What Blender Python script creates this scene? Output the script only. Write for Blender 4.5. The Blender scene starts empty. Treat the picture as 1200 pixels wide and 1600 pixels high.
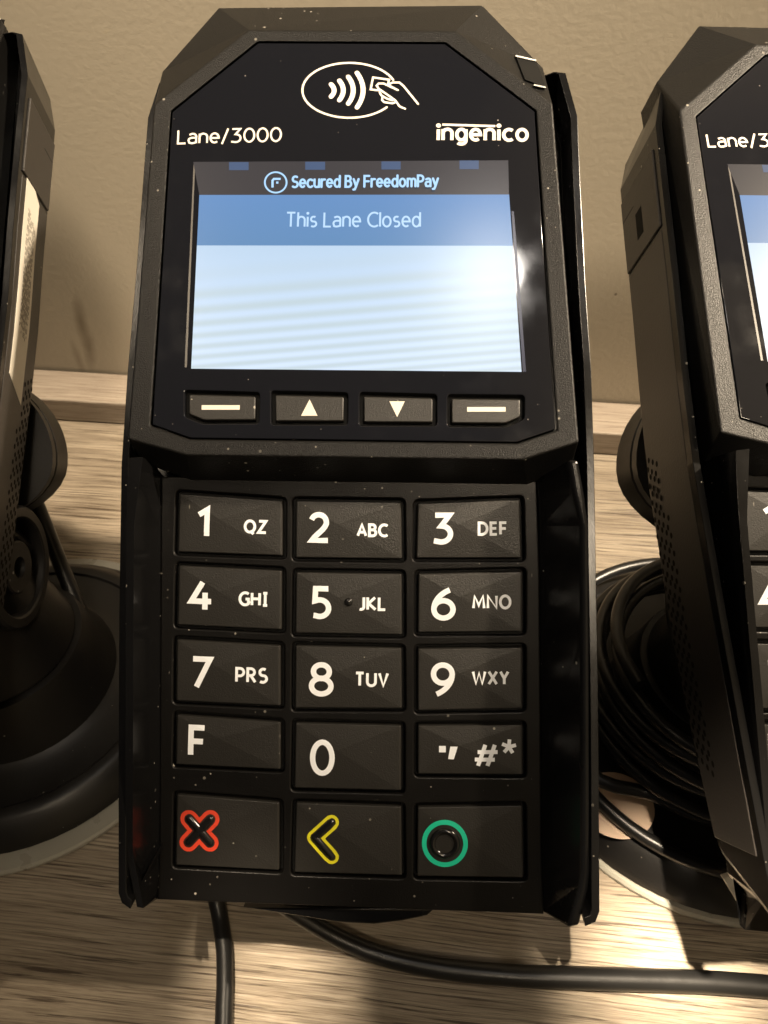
import bpy, bmesh, math, random
from mathutils import Vector, Matrix, Euler

random.seed(7)
SC = bpy.context.scene
COL = SC.collection
R = math.radians

# ------------------------------------------------------------------ camera
PITCH = 46.0
CAM_H = 0.195                      # metres above the counter
FPX = 1156.0                       # focal length in pixels of a 1200 x 1600 picture
cd = bpy.data.cameras.new('camera')
cam = bpy.data.objects.new('camera', cd)
COL.objects.link(cam)
cd.sensor_fit = 'VERTICAL'
cd.sensor_height = 36.0
cd.sensor_width = 27.0
cd.lens = 36.0 * FPX / 1600.0
cd.clip_start = 0.005
cd.clip_end = 20.0
cd.dof.use_dof = True
cd.dof.focus_distance = 0.134
cd.dof.aperture_fstop = 55.0
cam.location = (0, 0, CAM_H)
cam.rotation_euler = (R(90 - PITCH), 0, 0)
SC.camera = cam
CAMM = Matrix.Translation((0, 0, CAM_H)) @ Euler((R(90 - PITCH), 0, 0)).to_matrix().to_4x4()

# ------------------------------------------------------------------ world + lamps
wd = bpy.data.worlds.new('World')
SC.world = wd
wd.use_nodes = True
wn, wl = wd.node_tree.nodes, wd.node_tree.links
for n in list(wn):
    wn.remove(n)
wo = wn.new('ShaderNodeOutputWorld')
wb = wn.new('ShaderNodeBackground')
tc = wn.new('ShaderNodeTexCoord')
sx = wn.new('ShaderNodeSeparateXYZ')
nz = wn.new('ShaderNodeTexNoise')
nz.inputs['Scale'].default_value = 2.2
nz.inputs['Detail'].default_value = 0.6
ad = wn.new('ShaderNodeMath'); ad.operation = 'MULTIPLY_ADD'
ad.inputs[1].default_value = 0.07
cr = wn.new('ShaderNodeValToRGB')
cr.color_ramp.elements[0].position = 0.10
cr.color_ramp.elements[0].color = (0.030, 0.028, 0.027, 1)
cr.color_ramp.elements[1].position = 0.26
cr.color_ramp.elements[1].color = (0.34, 0.25, 0.14, 1)
wl.new(tc.outputs['Generated'], nz.inputs['Vector'])
wl.new(tc.outputs['Generated'], sx.inputs[0])
wl.new(nz.outputs['Fac'], ad.inputs[0])
wl.new(sx.outputs['X'], ad.inputs[2])
wl.new(ad.outputs[0], cr.inputs[0])
wl.new(cr.outputs[0], wb.inputs['Color'])
wb.inputs['Strength'].default_value = 0.9
wl.new(wb.outputs[0], wo.inputs['Surface'])


def TBL(px, py):
    """counter point that the photograph shows at px, py"""
    d = CAMM.to_3x3() @ Vector(((px - 600) / FPX, (800 - py) / FPX, -1.0))
    return Vector((0, 0, CAM_H)) + d * (-CAM_H / d.z)


def aim(o, target):
    o.rotation_euler = (Vector(target) - o.location).to_track_quat('-Z', 'Y').to_euler()


def area(name, loc, target, size, power, color, shape='DISK'):
    l = bpy.data.lights.new(name, 'AREA')
    l.shape = shape
    l.size = size
    l.energy = power
    l.color = color
    o = bpy.data.objects.new(name, l)
    COL.objects.link(o)
    o.location = loc
    aim(o, target)
    return o


def spot(name, loc, target, radius, power, color, angle, blend):
    l = bpy.data.lights.new(name, 'SPOT')
    l.shadow_soft_size = radius
    l.energy = power
    l.color = color
    l.spot_size = R(angle)
    l.spot_blend = blend
    o = bpy.data.objects.new(name, l)
    COL.objects.link(o)
    o.location = loc
    aim(o, target)
    return o


WARM = (1.0, 0.82, 0.60)
# main downlight, upper right: throws the rail's shadow on the keys, bright on the counter
# behind the terminals, fading towards the front
spot('ceiling_lamp_main', (0.92, 0.16, 1.02), (0.03, 0.235, 0.065), 0.03, 245.0, WARM, 19, 1.0)
# added fills from left and front, plus a weak lamp straight overhead (the latter is the soft glare on the display)
spot('fill_left', (-0.62, -0.05, 1.25), (-0.02, 0.30, 0.14), 0.06, 55.0, WARM, 20, 1.0)
spot('wall_fill_front', (0.24, -0.62, 1.40), (0.0, 0.29, 0.14), 0.16, 104.0, WARM, 19, 1.0)  # added frontal fill that brightens the wall
spot('ceiling_lamp_overhead', (0.118, -0.07, 1.25), (0.03, 0.20, 0.06), 0.05, 4.5, (1.0, 0.92, 0.84), 23, 1.0)
# two made-up narrow spots, added to leave bright patches on the front of the counter
spot('patch_beam', (-0.10, -0.10, 1.25), TBL(1045, 1490), 0.016, 520.0, WARM, 1.9, 0.7)
spot('patch_beam', (-0.06, -0.06, 1.25), TBL(428, 1530), 0.015, 340.0, WARM, 1.1, 0.7)

vs = SC.view_settings
vs.view_transform = 'Standard'
vs.look = 'None'
vs.exposure = 0.24
vs.gamma = 1.0
vs.use_curve_mapping = False


# ------------------------------------------------------------------ materials
def new_mat(name):
    m = bpy.data.materials.new(name)
    m.use_nodes = True
    return m, m.node_tree.nodes, m.node_tree.links, m.node_tree.nodes['Principled BSDF']


def set_in(b, k, v):
    if k in b.inputs:
        b.inputs[k].default_value = v


def speck_nodes(n, l, coord, scale, size, amount):
    """small random dust grains: returns a 0..1 factor socket"""
    v = n.new('ShaderNodeTexVoronoi')
    v.inputs['Scale'].default_value = scale
    l.new(coord, v.inputs['Vector'])
    sep = n.new('ShaderNodeSeparateColor')
    l.new(v.outputs['Color'], sep.inputs[0])
    # grain radius varies from cell to cell, most cells have none
    mr = n.new('ShaderNodeMapRange')
    mr.inputs['From Min'].default_value = 1 - amount
    mr.inputs['From Max'].default_value = 1.0
    mr.inputs['To Min'].default_value = 0.0
    mr.inputs['To Max'].default_value = size
    l.new(sep.outputs[0], mr.inputs['Value'])
    # thicker in some places than in others, edges a little soft
    cl = n.new('ShaderNodeTexNoise'); cl.inputs['Scale'].default_value = 75; cl.inputs['Detail'].default_value = 2
    l.new(coord, cl.inputs['Vector'])
    cm = n.new('ShaderNodeMapRange')
    cm.inputs['From Min'].default_value = 0.42; cm.inputs['From Max'].default_value = 0.66
    cm.inputs['To Min'].default_value = 0.45; cm.inputs['To Max'].default_value = 1.35
    l.new(cl.outputs['Fac'], cm.inputs['Value'])
    rr = n.new('ShaderNodeMath'); rr.operation = 'MULTIPLY'
    l.new(mr.outputs[0], rr.inputs[0]); l.new(cm.outputs[0], rr.inputs[1])
    dv = n.new('ShaderNodeMath'); dv.operation = 'SUBTRACT'
    l.new(rr.outputs[0], dv.inputs[0]); l.new(v.outputs['Distance'], dv.inputs[1])
    ds = n.new('ShaderNodeMath'); ds.operation = 'MULTIPLY'; ds.use_clamp = True
    ds.inputs[1].default_value = 22.0
    l.new(dv.outputs[0], ds.inputs[0])
    # every grain has its own paleness
    pa = n.new('ShaderNodeMath'); pa.operation = 'MULTIPLY'
    l.new(ds.outputs[0], pa.inputs[0]); l.new(sep.outputs[1], pa.inputs[1])
    return pa.outputs[0]


def plastic(name, col, rough, bump=0.0, bscale=3500, dust=0.0, spec=0.5, smudge=0.0, dust_scale=700):
    m, n, l, b = new_mat(name)
    tc = n.new('ShaderNodeTexCoord')
    b.inputs['Roughness'].default_value = rough
    set_in(b, 'Specular IOR Level', spec)
    base = n.new('ShaderNodeMix'); base.data_type = 'RGBA'
    base.inputs[6].default_value = (*col, 1)
    base.inputs[7].default_value = (0.30, 0.28, 0.24, 1)
    if dust > 0:
        f1 = speck_nodes(n, l, tc.outputs['Object'], dust_scale, 0.20, dust)
        mp = n.new('ShaderNodeMapping')
        mp.inputs['Rotation'].default_value = (0.3, 0.2, 0.7)
        mp.inputs['Scale'].default_value = (1, 0.28, 1)
        l.new(tc.outputs['Object'], mp.inputs[0])
        f2 = speck_nodes(n, l, mp.outputs[0], dust_scale * 0.6, 0.07, dust * 0.6)
        mx = n.new('ShaderNodeMath'); mx.operation = 'MAXIMUM'
        l.new(f1, mx.inputs[0]); l.new(f2, mx.inputs[1])
        l.new(mx.outputs[0], base.inputs[0])
    else:
        base.inputs[0].default_value = 0
    l.new(base.outputs[2], b.inputs['Base Color'])
    if smudge > 0:
        ns = n.new('ShaderNodeTexNoise'); ns.inputs['Scale'].default_value = 90
        ns.inputs['Detail'].default_value = 5
        l.new(tc.outputs['Object'], ns.inputs['Vector'])
        mr = n.new('ShaderNodeMapRange')
        mr.inputs['From Min'].default_value = 0.35; mr.inputs['From Max'].default_value = 0.7
        mr.inputs['To Min'].default_value = max(0.02, rough - smudge); mr.inputs['To Max'].default_value = rough + smudge
        l.new(ns.outputs['Fac'], mr.inputs['Value'])
        l.new(mr.outputs[0], b.inputs['Roughness'])
    if bump > 0:
        nb = n.new('ShaderNodeTexNoise'); nb.inputs['Scale'].default_value = bscale
        nb.inputs['Detail'].default_value = 2
        l.new(tc.outputs['Object'], nb.inputs['Vector'])
        bp = n.new('ShaderNodeBump'); bp.inputs['Strength'].default_value = bump
        bp.inputs['Distance'].default_value = 0.0002
        l.new(nb.outputs['Fac'], bp.inputs['Height'])
        l.new(bp.outputs[0], b.inputs['Normal'])
    return m


M_BEZEL = plastic('textured_black_plastic', (0.006, 0.0058, 0.0056), 0.38, 0.5, 4300, 0.5, 0.24)
M_SHELL = plastic('smooth_black_plastic', (0.0045, 0.0045, 0.0048), 0.22, 0.06, 1500, 0.3, 0.27, 0.06)
M_SIDE = plastic('side_grey_plastic', (0.028, 0.025, 0.023), 0.42, 0.2, 2500, 0.1, 0.4)
M_KEYPAD = plastic('keypad_black_plastic', (0.0045, 0.0042, 0.004), 0.36, 0.18, 3600, 0.6, 0.20, 0.05)
M_KEY = plastic('key_soft_plastic', (0.015, 0.014, 0.0125), 0.42, 0.26, 3600, 0.2, 0.42, 0.04)
M_FLOOR = plastic('dark_recess', (0.003, 0.003, 0.003), 0.6, spec=0.15)
M_STAND = plastic('stand_black_plastic', (0.009, 0.0085, 0.0082), 0.40, 0.12, 1200, 0.15, 0.34, 0.06)
M_RUBBER = plastic('cable_rubber', (0.010, 0.010, 0.010), 0.36, 0.1, 800, 0.03, 0.5, 0.05)
M_GLOSSB = plastic('glossy_black', (0.006, 0.006, 0.007), 0.10, 0, 0, 0.04, 0.5)
M_EMBOSS = plastic('embossed_black', (0.007, 0.007, 0.007), 0.16, 0, 0, 0.0, 0.5)
M_STEEL = plastic('brushed_pad', (0.30, 0.29, 0.25), 0.32, 0.15, 700, 0.03, 0.6, 0.08)
M_HOLE = plastic('hole_shadow_plastic', (0.004, 0.004, 0.004), 0.7, spec=0.1)  # dark colour stands for the shade inside holes
M_GLINT = plastic('painted_glint', (0.50, 0.49, 0.47), 0.25)  # pale colour in place of a specular glint


def flat(name, col, rough=0.5):
    m, n, l, b = new_mat(name)
    b.inputs['Base Color'].default_value = (*col, 1)
    b.inputs['Roughness'].default_value = rough
    return m


M_WHITE = flat('white_print', (0.82, 0.85, 0.90), 0.45)
M_CREAM = flat('cream_print', (0.72, 0.66, 0.57), 0.4)
M_RED = flat('red_print', (0.56, 0.05, 0.022), 0.4)
M_YELLOW = flat('yellow_print', (0.66, 0.62, 0.02), 0.4)
M_GREEN = flat('green_print', (0.01, 0.50, 0.31), 0.4)
M_PAPER = flat('paper_label', (0.70, 0.66, 0.58), 0.6)
M_INK = flat('label_ink', (0.12, 0.10, 0.08), 0.6)
M_PINKPAPER = flat('round_sticker_paper', (0.62, 0.47, 0.36), 0.5)
M_LINE = plastic('seam_line', (0.006, 0.006, 0.006), 0.7)


def glass_mat(name='glossy_black_glass', worn=False):
    m, n, l, b = new_mat(name)
    tc = n.new('ShaderNodeTexCoord')
    f = speck_nodes(n, l, tc.outputs['Object'], 600, 0.13, 0.28)
    mp = n.new('ShaderNodeMapping')
    mp.inputs['Rotation'].default_value = (0, 0, 0.5)
    mp.inputs['Scale'].default_value = (1, 0.16, 1)
    l.new(tc.outputs['Object'], mp.inputs[0])
    f2 = speck_nodes(n, l, mp.outputs[0], 150, 0.03, 0.10)
    mx = n.new('ShaderNodeMath'); mx.operation = 'MAXIMUM'
    l.new(f, mx.inputs[0]); l.new(f2, mx.inputs[1])
    if worn:                                             # fine wipe scratches in several directions
        for ang, sc_ in ((0.9, 520), (1.15, 700), (0.6, 610), (2.3, 480)):
            mp = n.new('ShaderNodeMapping')
            mp.inputs['Rotation'].default_value = (0, 0, ang)
            mp.inputs['Scale'].default_value = (0.05, 1, 1)
            l.new(tc.outputs['Object'], mp.inputs[0])
            f3 = speck_nodes(n, l, mp.outputs[0], sc_, 0.05, 0.7)
            m3 = n.new('ShaderNodeMath'); m3.operation = 'MULTIPLY_ADD'; m3.use_clamp = True
            m3.inputs[1].default_value = 0.35
            l.new(f3, m3.inputs[0]); l.new(mx.outputs[0], m3.inputs[2])
            mx = m3
    base = n.new('ShaderNodeMix'); base.data_type = 'RGBA'
    base.inputs[6].default_value = (0.007, 0.0075, 0.010, 1)
    base.inputs[7].default_value = (0.36, 0.33, 0.30, 1)
    l.new(mx.outputs[0], base.inputs[0])
    l.new(base.outputs[2], b.inputs['Base Color'])
    b.inputs['Roughness'].default_value = 0.06
    ns = n.new('ShaderNodeTexNoise'); ns.inputs['Scale'].default_value = 140
    ns.inputs['Detail'].default_value = 6
    l.new(tc.outputs['Object'], ns.inputs['Vector'])
    mr = n.new('ShaderNodeMapRange')
    mr.inputs['From Min'].default_value = 0.48; mr.inputs['From Max'].default_value = 0.75
    mr.inputs['To Min'].default_value = 0.05; mr.inputs['To Max'].default_value = 0.13
    l.new(ns.outputs['Fac'], mr.inputs['Value'])
    l.new(mr.outputs[0], b.inputs['Roughness'])
    nb = n.new('ShaderNodeTexNoise'); nb.inputs['Scale'].default_value = 55
    l.new(tc.outputs['Object'], nb.inputs['Vector'])
    bp = n.new('ShaderNodeBump'); bp.inputs['Strength'].default_value = 0.05
    bp.inputs['Distance'].default_value = 0.0004
    l.new(nb.outputs['Fac'], bp.inputs['Height'])
    l.new(bp.outputs[0], b.inputs['Normal'])
    return m


M_GLASS = glass_mat()


def screen_mat(name, c0, c1, strength, stripes=0.0, axis_lo=0.0, axis_hi=1.0):
    """a lit display area: c0 at the lower end, c1 at the upper end, faint painted moire bands"""
    m, n, l, b = new_mat(name)
    b.inputs['Base Color'].default_value = (0.01, 0.01, 0.012, 1)
    b.inputs['Roughness'].default_value = 0.22
    tc = n.new('ShaderNodeTexCoord')
    sp = n.new('ShaderNodeSeparateXYZ')
    l.new(tc.outputs['Object'], sp.inputs[0])
    mr = n.new('ShaderNodeMapRange')
    mr.inputs['From Min'].default_value = axis_lo; mr.inputs['From Max'].default_value = axis_hi
    l.new(sp.outputs['Y'], mr.inputs['Value'])
    mix = n.new('ShaderNodeMix'); mix.data_type = 'RGBA'
    mix.inputs[6].default_value = (*c0, 1); mix.inputs[7].default_value = (*c1, 1)
    l.new(mr.outputs[0], mix.inputs[0])
    out = mix.outputs[2]
    if stripes:
        # camera moire bands painted into the emission: closer together towards the bottom
        ma = n.new('ShaderNodeMath'); ma.operation = 'MULTIPLY_ADD'
        ma.inputs[1].default_value = -0.09
        l.new(sp.outputs['X'], ma.inputs[0]); l.new(sp.outputs['Y'], ma.inputs[2])
        m2 = n.new('ShaderNodeMapRange'); m2.clamp = False
        m2.inputs['From Min'].default_value = axis_lo; m2.inputs['From Max'].default_value = axis_hi
        m2.inputs['To Min'].default_value = 1.0; m2.inputs['To Max'].default_value = 0.0
        l.new(ma.outputs[0], m2.inputs['Value'])
        mc = n.new('ShaderNodeMath'); mc.operation = 'MAXIMUM'; mc.inputs[1].default_value = 0.0
        l.new(m2.outputs[0], mc.inputs[0])
        pw = n.new('ShaderNodeMath'); pw.operation = 'POWER'; pw.inputs[1].default_value = 1.6
        l.new(mc.outputs[0], pw.inputs[0])
        mu = n.new('ShaderNodeMath'); mu.operation = 'MULTIPLY'; mu.inputs[1].default_value = 56.0
        l.new(pw.outputs[0], mu.inputs[0])
        sn = n.new('ShaderNodeMath'); sn.operation = 'SINE'
        l.new(mu.outputs[0], sn.inputs[0])
        am = n.new('ShaderNodeMapRange'); am.clamp = True
        am.inputs['From Min'].default_value = -1; am.inputs['From Max'].default_value = 1
        am.inputs['To Min'].default_value = 0.0; am.inputs['To Max'].default_value = stripes
        l.new(sn.outputs[0], am.inputs['Value'])
        fa = n.new('ShaderNodeMath'); fa.operation = 'MULTIPLY'
        l.new(am.outputs[0], fa.inputs[0])
        fr = n.new('ShaderNodeMapRange'); fr.clamp = True
        fr.inputs['From Min'].default_value = 0.05; fr.inputs['From Max'].default_value = 0.35
        l.new(mc.outputs[0], fr.inputs['Value'])
        l.new(fr.outputs[0], fa.inputs[1])
        mx = n.new('ShaderNodeMix'); mx.data_type = 'RGBA'
        l.new(fa.outputs[0], mx.inputs[0])
        l.new(out, mx.inputs[6]); mx.inputs[7].default_value = (0.44, 0.53, 0.54, 1)
        out = mx.outputs[2]
    l.new(out, b.inputs['Emission Color'])
    b.inputs['Emission Strength'].default_value = strength
    return m


def wood_mat(name, c_dark, c_mid, c_lite, scale=1.0, rough=0.42):
    m, n, l, b = new_mat(name)
    tc = n.new('ShaderNodeTexCoord')
    wv = n.new('ShaderNodeTexNoise'); wv.inputs['Scale'].default_value = 9
    l.new(tc.outputs['Object'], wv.inputs['Vector'])
    # slow waviness of the grain
    vm = n.new('ShaderNodeVectorMath'); vm.operation = 'SCALE'; vm.inputs['Scale'].default_value = 0.005
    l.new(wv.outputs['Color'], vm.inputs[0])
    va = n.new('ShaderNodeVectorMath'); va.operation = 'ADD'
    l.new(tc.outputs['Object'], va.inputs[0]); l.new(vm.outputs[0], va.inputs[1])

    def grain(sx, sy, detail, rough_, dist=0.0):
        mp = n.new('ShaderNodeMapping')
        mp.inputs['Scale'].default_value = (sx * scale, sy * scale, sy * scale)
        l.new(va.outputs[0], mp.inputs[0])
        t = n.new('ShaderNodeTexNoise'); t.inputs['Scale'].default_value = 1.0
        t.inputs['Detail'].default_value = detail; t.inputs['Roughness'].default_value = rough_
        t.inputs['Distortion'].default_value = dist
        l.new(mp.outputs[0], t.inputs['Vector'])
        return t.outputs['Fac']
    g1 = grain(7, 110, 5, 0.62, 0.4)       # broad bands
    g2 = grain(38, 1900, 4, 0.72)         # fine fibres
    g3 = grain(24, 1250, 4, 0.66, 0.3)            # dark pores
    r1 = n.new('ShaderNodeValToRGB')
    e = r1.color_ramp.elements
    e[0].position = 0.30; e[0].color = (*c_mid, 1)
    e[1].position = 0.68; e[1].color = (*c_lite, 1)
    l.new(g1, r1.inputs[0])
    r2 = n.new('ShaderNodeValToRGB')
    e = r2.color_ramp.elements
    e[0].position = 0.36; e[0].color = (0, 0, 0, 1)
    e[1].position = 0.58; e[1].color = (1, 1, 1, 1)
    l.new(g2, r2.inputs[0])
    r3 = n.new('ShaderNodeValToRGB')
    e = r3.color_ramp.elements
    e[0].position = 0.37; e[0].color = (0, 0, 0, 1)
    e[1].position = 0.46; e[1].color = (1, 1, 1, 1)
    l.new(g3, r3.inputs[0])
    mx = n.new('ShaderNodeMix'); mx.data_type = 'RGBA'
    mx.inputs[6].default_value = (*[0.55 * a + 0.45 * d for a, d in zip(c_mid, c_dark)], 1)
    l.new(r2.outputs[0], mx.inputs[0]); l.new(r1.outputs[0], mx.inputs[7])
    m2 = n.new('ShaderNodeMix'); m2.data_type = 'RGBA'
    m2.inputs[6].default_value = (*c_dark, 1)
    l.new(r3.outputs[0], m2.inputs[0]); l.new(mx.outputs[2], m2.inputs[7])
    l.new(m2.outputs[2], b.inputs['Base Color'])
    b.inputs['Roughness'].default_value = rough
    bp = n.new('ShaderNodeBump'); bp.inputs['Strength'].default_value = 0.35
    bp.inputs['Distance'].default_value = 0.0004
    ma = n.new('ShaderNodeMath'); ma.operation = 'ADD'
    l.new(r2.outputs[0], ma.inputs[0]); l.new(r3.outputs[0], ma.inputs[1])
    l.new(ma.outputs[0], bp.inputs['Height'])
    l.new(bp.outputs[0], b.inputs['Normal'])
    return m


M_WOOD = wood_mat('oak_laminate', (0.075, 0.054, 0.036), (0.26, 0.212, 0.155), (0.43, 0.368, 0.282))
M_WOOD2 = wood_mat('oak_laminate_edge', (0.20, 0.155, 0.12), (0.33, 0.275, 0.22), (0.43, 0.37, 0.30))


def wall_mat():
    m, n, l, b = new_mat('tan_wall_paint')
    tc = n.new('ShaderNodeTexCoord')
    n1 = n.new('ShaderNodeTexNoise'); n1.inputs['Scale'].default_value = 14; n1.inputs['Detail'].default_value = 4
    l.new(tc.outputs['Object'], n1.inputs['Vector'])
    r = n.new('ShaderNodeValToRGB')
    r.color_ramp.elements[0].color = (0.41, 0.365, 0.285, 1)
    r.color_ramp.elements[1].color = (0.45, 0.40, 0.315, 1)
    l.new(n1.outputs['Fac'], r.inputs[0])
    # scuff stains: fixed marks on the paint, two dark smears and a few pale scrapes
    out = r.outputs[0]

    def mark(cx, cz, rx, rz, rot, col, amt, soft=1.0):
        nonlocal out
        mp = n.new('ShaderNodeMapping'); mp.vector_type = 'TEXTURE'
        mp.inputs['Location'].default_value = (cx, 0, cz)
        mp.inputs['Rotation'].default_value = (0, rot, 0)
        mp.inputs['Scale'].default_value = (rx, 1, rz)
        nzz = n.new('ShaderNodeTexNoise'); nzz.inputs['Scale'].default_value = 160
        l.new(tc.outputs['Object'], nzz.inputs['Vector'])
        l.new(tc.outputs['Object'], mp.inputs[0])
        le = n.new('ShaderNodeVectorMath'); le.operation = 'LENGTH'
        l.new(mp.outputs[0], le.inputs[0])
        sb = n.new('ShaderNodeMath'); sb.operation = 'MULTIPLY_ADD'; sb.inputs[1].default_value = 0.5
        l.new(nzz.outputs['Fac'], sb.inputs[0]); l.new(le.outputs['Value'], sb.inputs[2])
        mr = n.new('ShaderNodeMapRange')
        mr.inputs['From Min'].default_value = 1.25; mr.inputs['From Max'].default_value = 1.25 - soft
        mr.inputs['To Max'].default_value = amt
        l.new(sb.outputs[0], mr.inputs['Value'])
        mx = n.new('ShaderNodeMix'); mx.data_type = 'RGBA'
        l.new(mr.outputs[0], mx.inputs[0]); l.new(out, mx.inputs[6]); mx.inputs[7].default_value = (*col, 1)
        out = mx.outputs[2]
    for a in WALL_MARKS:
        mark(*a)
    l.new(out, b.inputs['Base Color'])
    b.inputs['Roughness'].default_value = 0.55
    nb = n.new('ShaderNodeTexNoise'); nb.inputs['Scale'].default_value = 520; nb.inputs['Detail'].default_value = 4
    l.new(tc.outputs['Object'], nb.inputs['Vector'])
    bp = n.new('ShaderNodeBump'); bp.inputs['Strength'].default_value = 0.16; bp.inputs['Distance'].default_value = 0.0009
    l.new(nb.outputs['Fac'], bp.inputs['Height'])
    l.new(bp.outputs[0], b.inputs['Normal'])
    return m


# ------------------------------------------------------------------ object helpers
def link(name, me, mats, parent=None, smooth=None):
    o = bpy.data.objects.new(name, me)
    COL.objects.link(o)
    for m in (mats if isinstance(mats, (list, tuple)) else [mats]):
        me.materials.append(m)
    if parent:
        o.parent = parent
    if smooth is not None:
        for p in me.polygons:
            p.use_smooth = True
        if smooth < 180:
            me.set_sharp_from_angle(angle=R(smooth))
    return o


def tag(o, label=None, cat=None, group=None, kind=None):
    for k, v in (('label', label), ('category', cat), ('group', group), ('kind', kind)):
        if v:
            o[k] = v
    return o


def mesh(name, verts, faces, mats, parent=None, smooth=None, bevel=0.0, seg=2, mi=None):
    me = bpy.data.meshes.new(name)
    me.from_pydata([tuple(v) for v in verts], [], faces)
    bm = bmesh.new(); bm.from_mesh(me)
    bmesh.ops.recalc_face_normals(bm, faces=bm.faces)
    bm.to_mesh(me); bm.free()
    if mi:
        for p, i in zip(me.polygons, mi):
            p.material_index = i
    o = link(name, me, mats, parent, smooth)
    if bevel:
        md = o.modifiers.new('bevel', 'BEVEL')
        md.width = bevel; md.segments = seg; md.limit_method = 'ANGLE'; md.angle_limit = R(25)
        md.harden_normals = False
    return o


MM = 0.001
ORG = Vector((0, -74.0, -4.0))          # the terminal's own origin: its lower edge


def L(p):
    """device millimetres -> local metres"""
    return (Vector(p) - ORG) * MM


# pose of the middle terminal in the camera frame and the three planes of its front
R0 = Euler((0, 0, 0)).to_matrix()


def rodr(deg):
    v = Vector([R(a) for a in deg])
    return Matrix.Rotation(v.length, 3, v.normalized())


POSE_M = (rodr((0.8, -1.8, -0.75)), Vector((-6.1, 0, -138.0)))
POSE_R = (rodr((-4.09, 3.63, 1.02)), Vector((97.61, 1.34, -136.53)))
POSE_L = (rodr((2.5, 6.0, -4.6)), Vector((-125.9, 22.4, -153.6)))


class Plane:
    def __init__(self, o, n):
        self.o = Vector(o); self.n = Vector(n).normalized()
        self.x = Vector((1, 0, 0)); self.y = self.n.cross(self.x).normalized()

    def hit(self, px, py, w=0.0):
        """point of this plane (lifted by w) that the photograph shows at px, py"""
        m, t = POSE_M
        d = Vector(((px - 600) / FPX, (800 - py) / FPX, -1.0))
        n = m @ self.n; p = m @ (self.o + self.n * w) + t
        s = n.dot(p) / n.dot(d)
        return m.transposed() @ (d * s - t)

    def to2(self, p):
        q = p - self.o
        return Vector((q.dot(self.x), q.dot(self.y)))

    def hit2(self, px, py, w=0.0):
        return self.to2(self.hit(px, py, w))

    def at(self, x, y, w=0.0):
        return self.o + self.x * x + self.y * y + self.n * w


KP = Plane((0, 0, 0), (0, 0, 1))
TH = R(9.0)
SP = Plane((0, 14, 6.4), (0, math.sin(TH), math.cos(TH)))
SH = Plane((0, 0, 3.5), (0, 0.145, 1))
RP = Plane((0, 0, 9.6), (0, 0.03, 1))


def signed_area(p):
    return sum(p[i][0] * p[(i + 1) % len(p)][1] - p[(i + 1) % len(p)][0] * p[i][1] for i in range(len(p))) / 2


def offset_poly(p, d):
    """inset (d > 0) a 2-D polygon"""
    p = [Vector(q[:2]) for q in p]
    s = 1 if signed_area(p) > 0 else -1
    out = []
    for i in range(len(p)):
        a, b, c = p[i - 1], p[i], p[(i + 1) % len(p)]
        e1 = (b - a).normalized(); e2 = (c - b).normalized()
        n1 = Vector((-e1.y, e1.x)) * s; n2 = Vector((-e2.y, e2.x)) * s
        k = (n1 + n2)
        k = k / max(0.25, k.dot(n1)) if k.length > 1e-6 else n1
        out.append(b + k * d)
    return out


def round_poly(p, r, seg=4):
    p = [Vector(q[:2]) for q in p]
    out = []
    for i in range(len(p)):
        a, b, c = p[i - 1], p[i], p[(i + 1) % len(p)]
        rr = min(r, (a - b).length * .45, (c - b).length * .45)
        p0 = b + (a - b).normalized() * rr; p1 = b + (c - b).normalized() * rr
        for k in range(seg + 1):
            t = k / seg
            out.append(p0 * (1 - t) ** 2 + b * 2 * t * (1 - t) + p1 * t ** 2)
    return out


def plate(name, loops, plane, w_top, thick, mat, parent, bev=0.0, res=2):
    """flat plate with holes; loops are 2-D millimetres in the plane; the first is the outside"""
    cu = bpy.data.curves.new(name, 'CURVE')
    cu.dimensions = '2D'; cu.fill_mode = 'BOTH'
    cu.extrude = max(0.0, (thick / 2 - bev)) * MM
    cu.bevel_depth = bev * MM; cu.bevel_resolution = res
    if bev:
        loops = [offset_poly(lp, bev if i == 0 else -bev) for i, lp in enumerate(loops)]
    for lp in loops:
        s = cu.splines.new('POLY'); s.points.add(len(lp) - 1)
        for q, v in zip(s.points, lp):
            q.co = (v[0] * MM, v[1] * MM, 0, 1)
        s.use_cyclic_u = True
    tmp = bpy.data.objects.new('tmp', cu)
    COL.objects.link(tmp)
    dg = bpy.context.evaluated_depsgraph_get()
    me = bpy.data.meshes.new_from_object(tmp.evaluated_get(dg))
    bpy.data.objects.remove(tmp); bpy.data.curves.remove(cu)
    for v in me.vertices:
        v.co = L(plane.at(v.co.x / MM, v.co.y / MM, v.co.z / MM + w_top - thick / 2))
    me.materials.clear()
    o = link(name, me, mat, parent, 40)
    return o


# ------------------------------------------------------------------ stroke lettering
def arc(cx, cy, rx, ry, a0, a1, n=14):
    return [(cx + rx * math.cos(R(a0 + (a1 - a0) * i / n)), cy + ry * math.sin(R(a0 + (a1 - a0) * i / n))) for i in range(n + 1)]


def bez(p0, p1, p2, p3, n=12):
    o = []
    for i in range(n + 1):
        t = i / n; u = 1 - t
        o.append(tuple(u ** 3 * a + 3 * u * u * t * b + 3 * u * t * t * c + t ** 3 * d for a, b, c, d in zip(p0, p1, p2, p3)))
    return o


def closed(p):
    return ('c', p)


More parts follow.
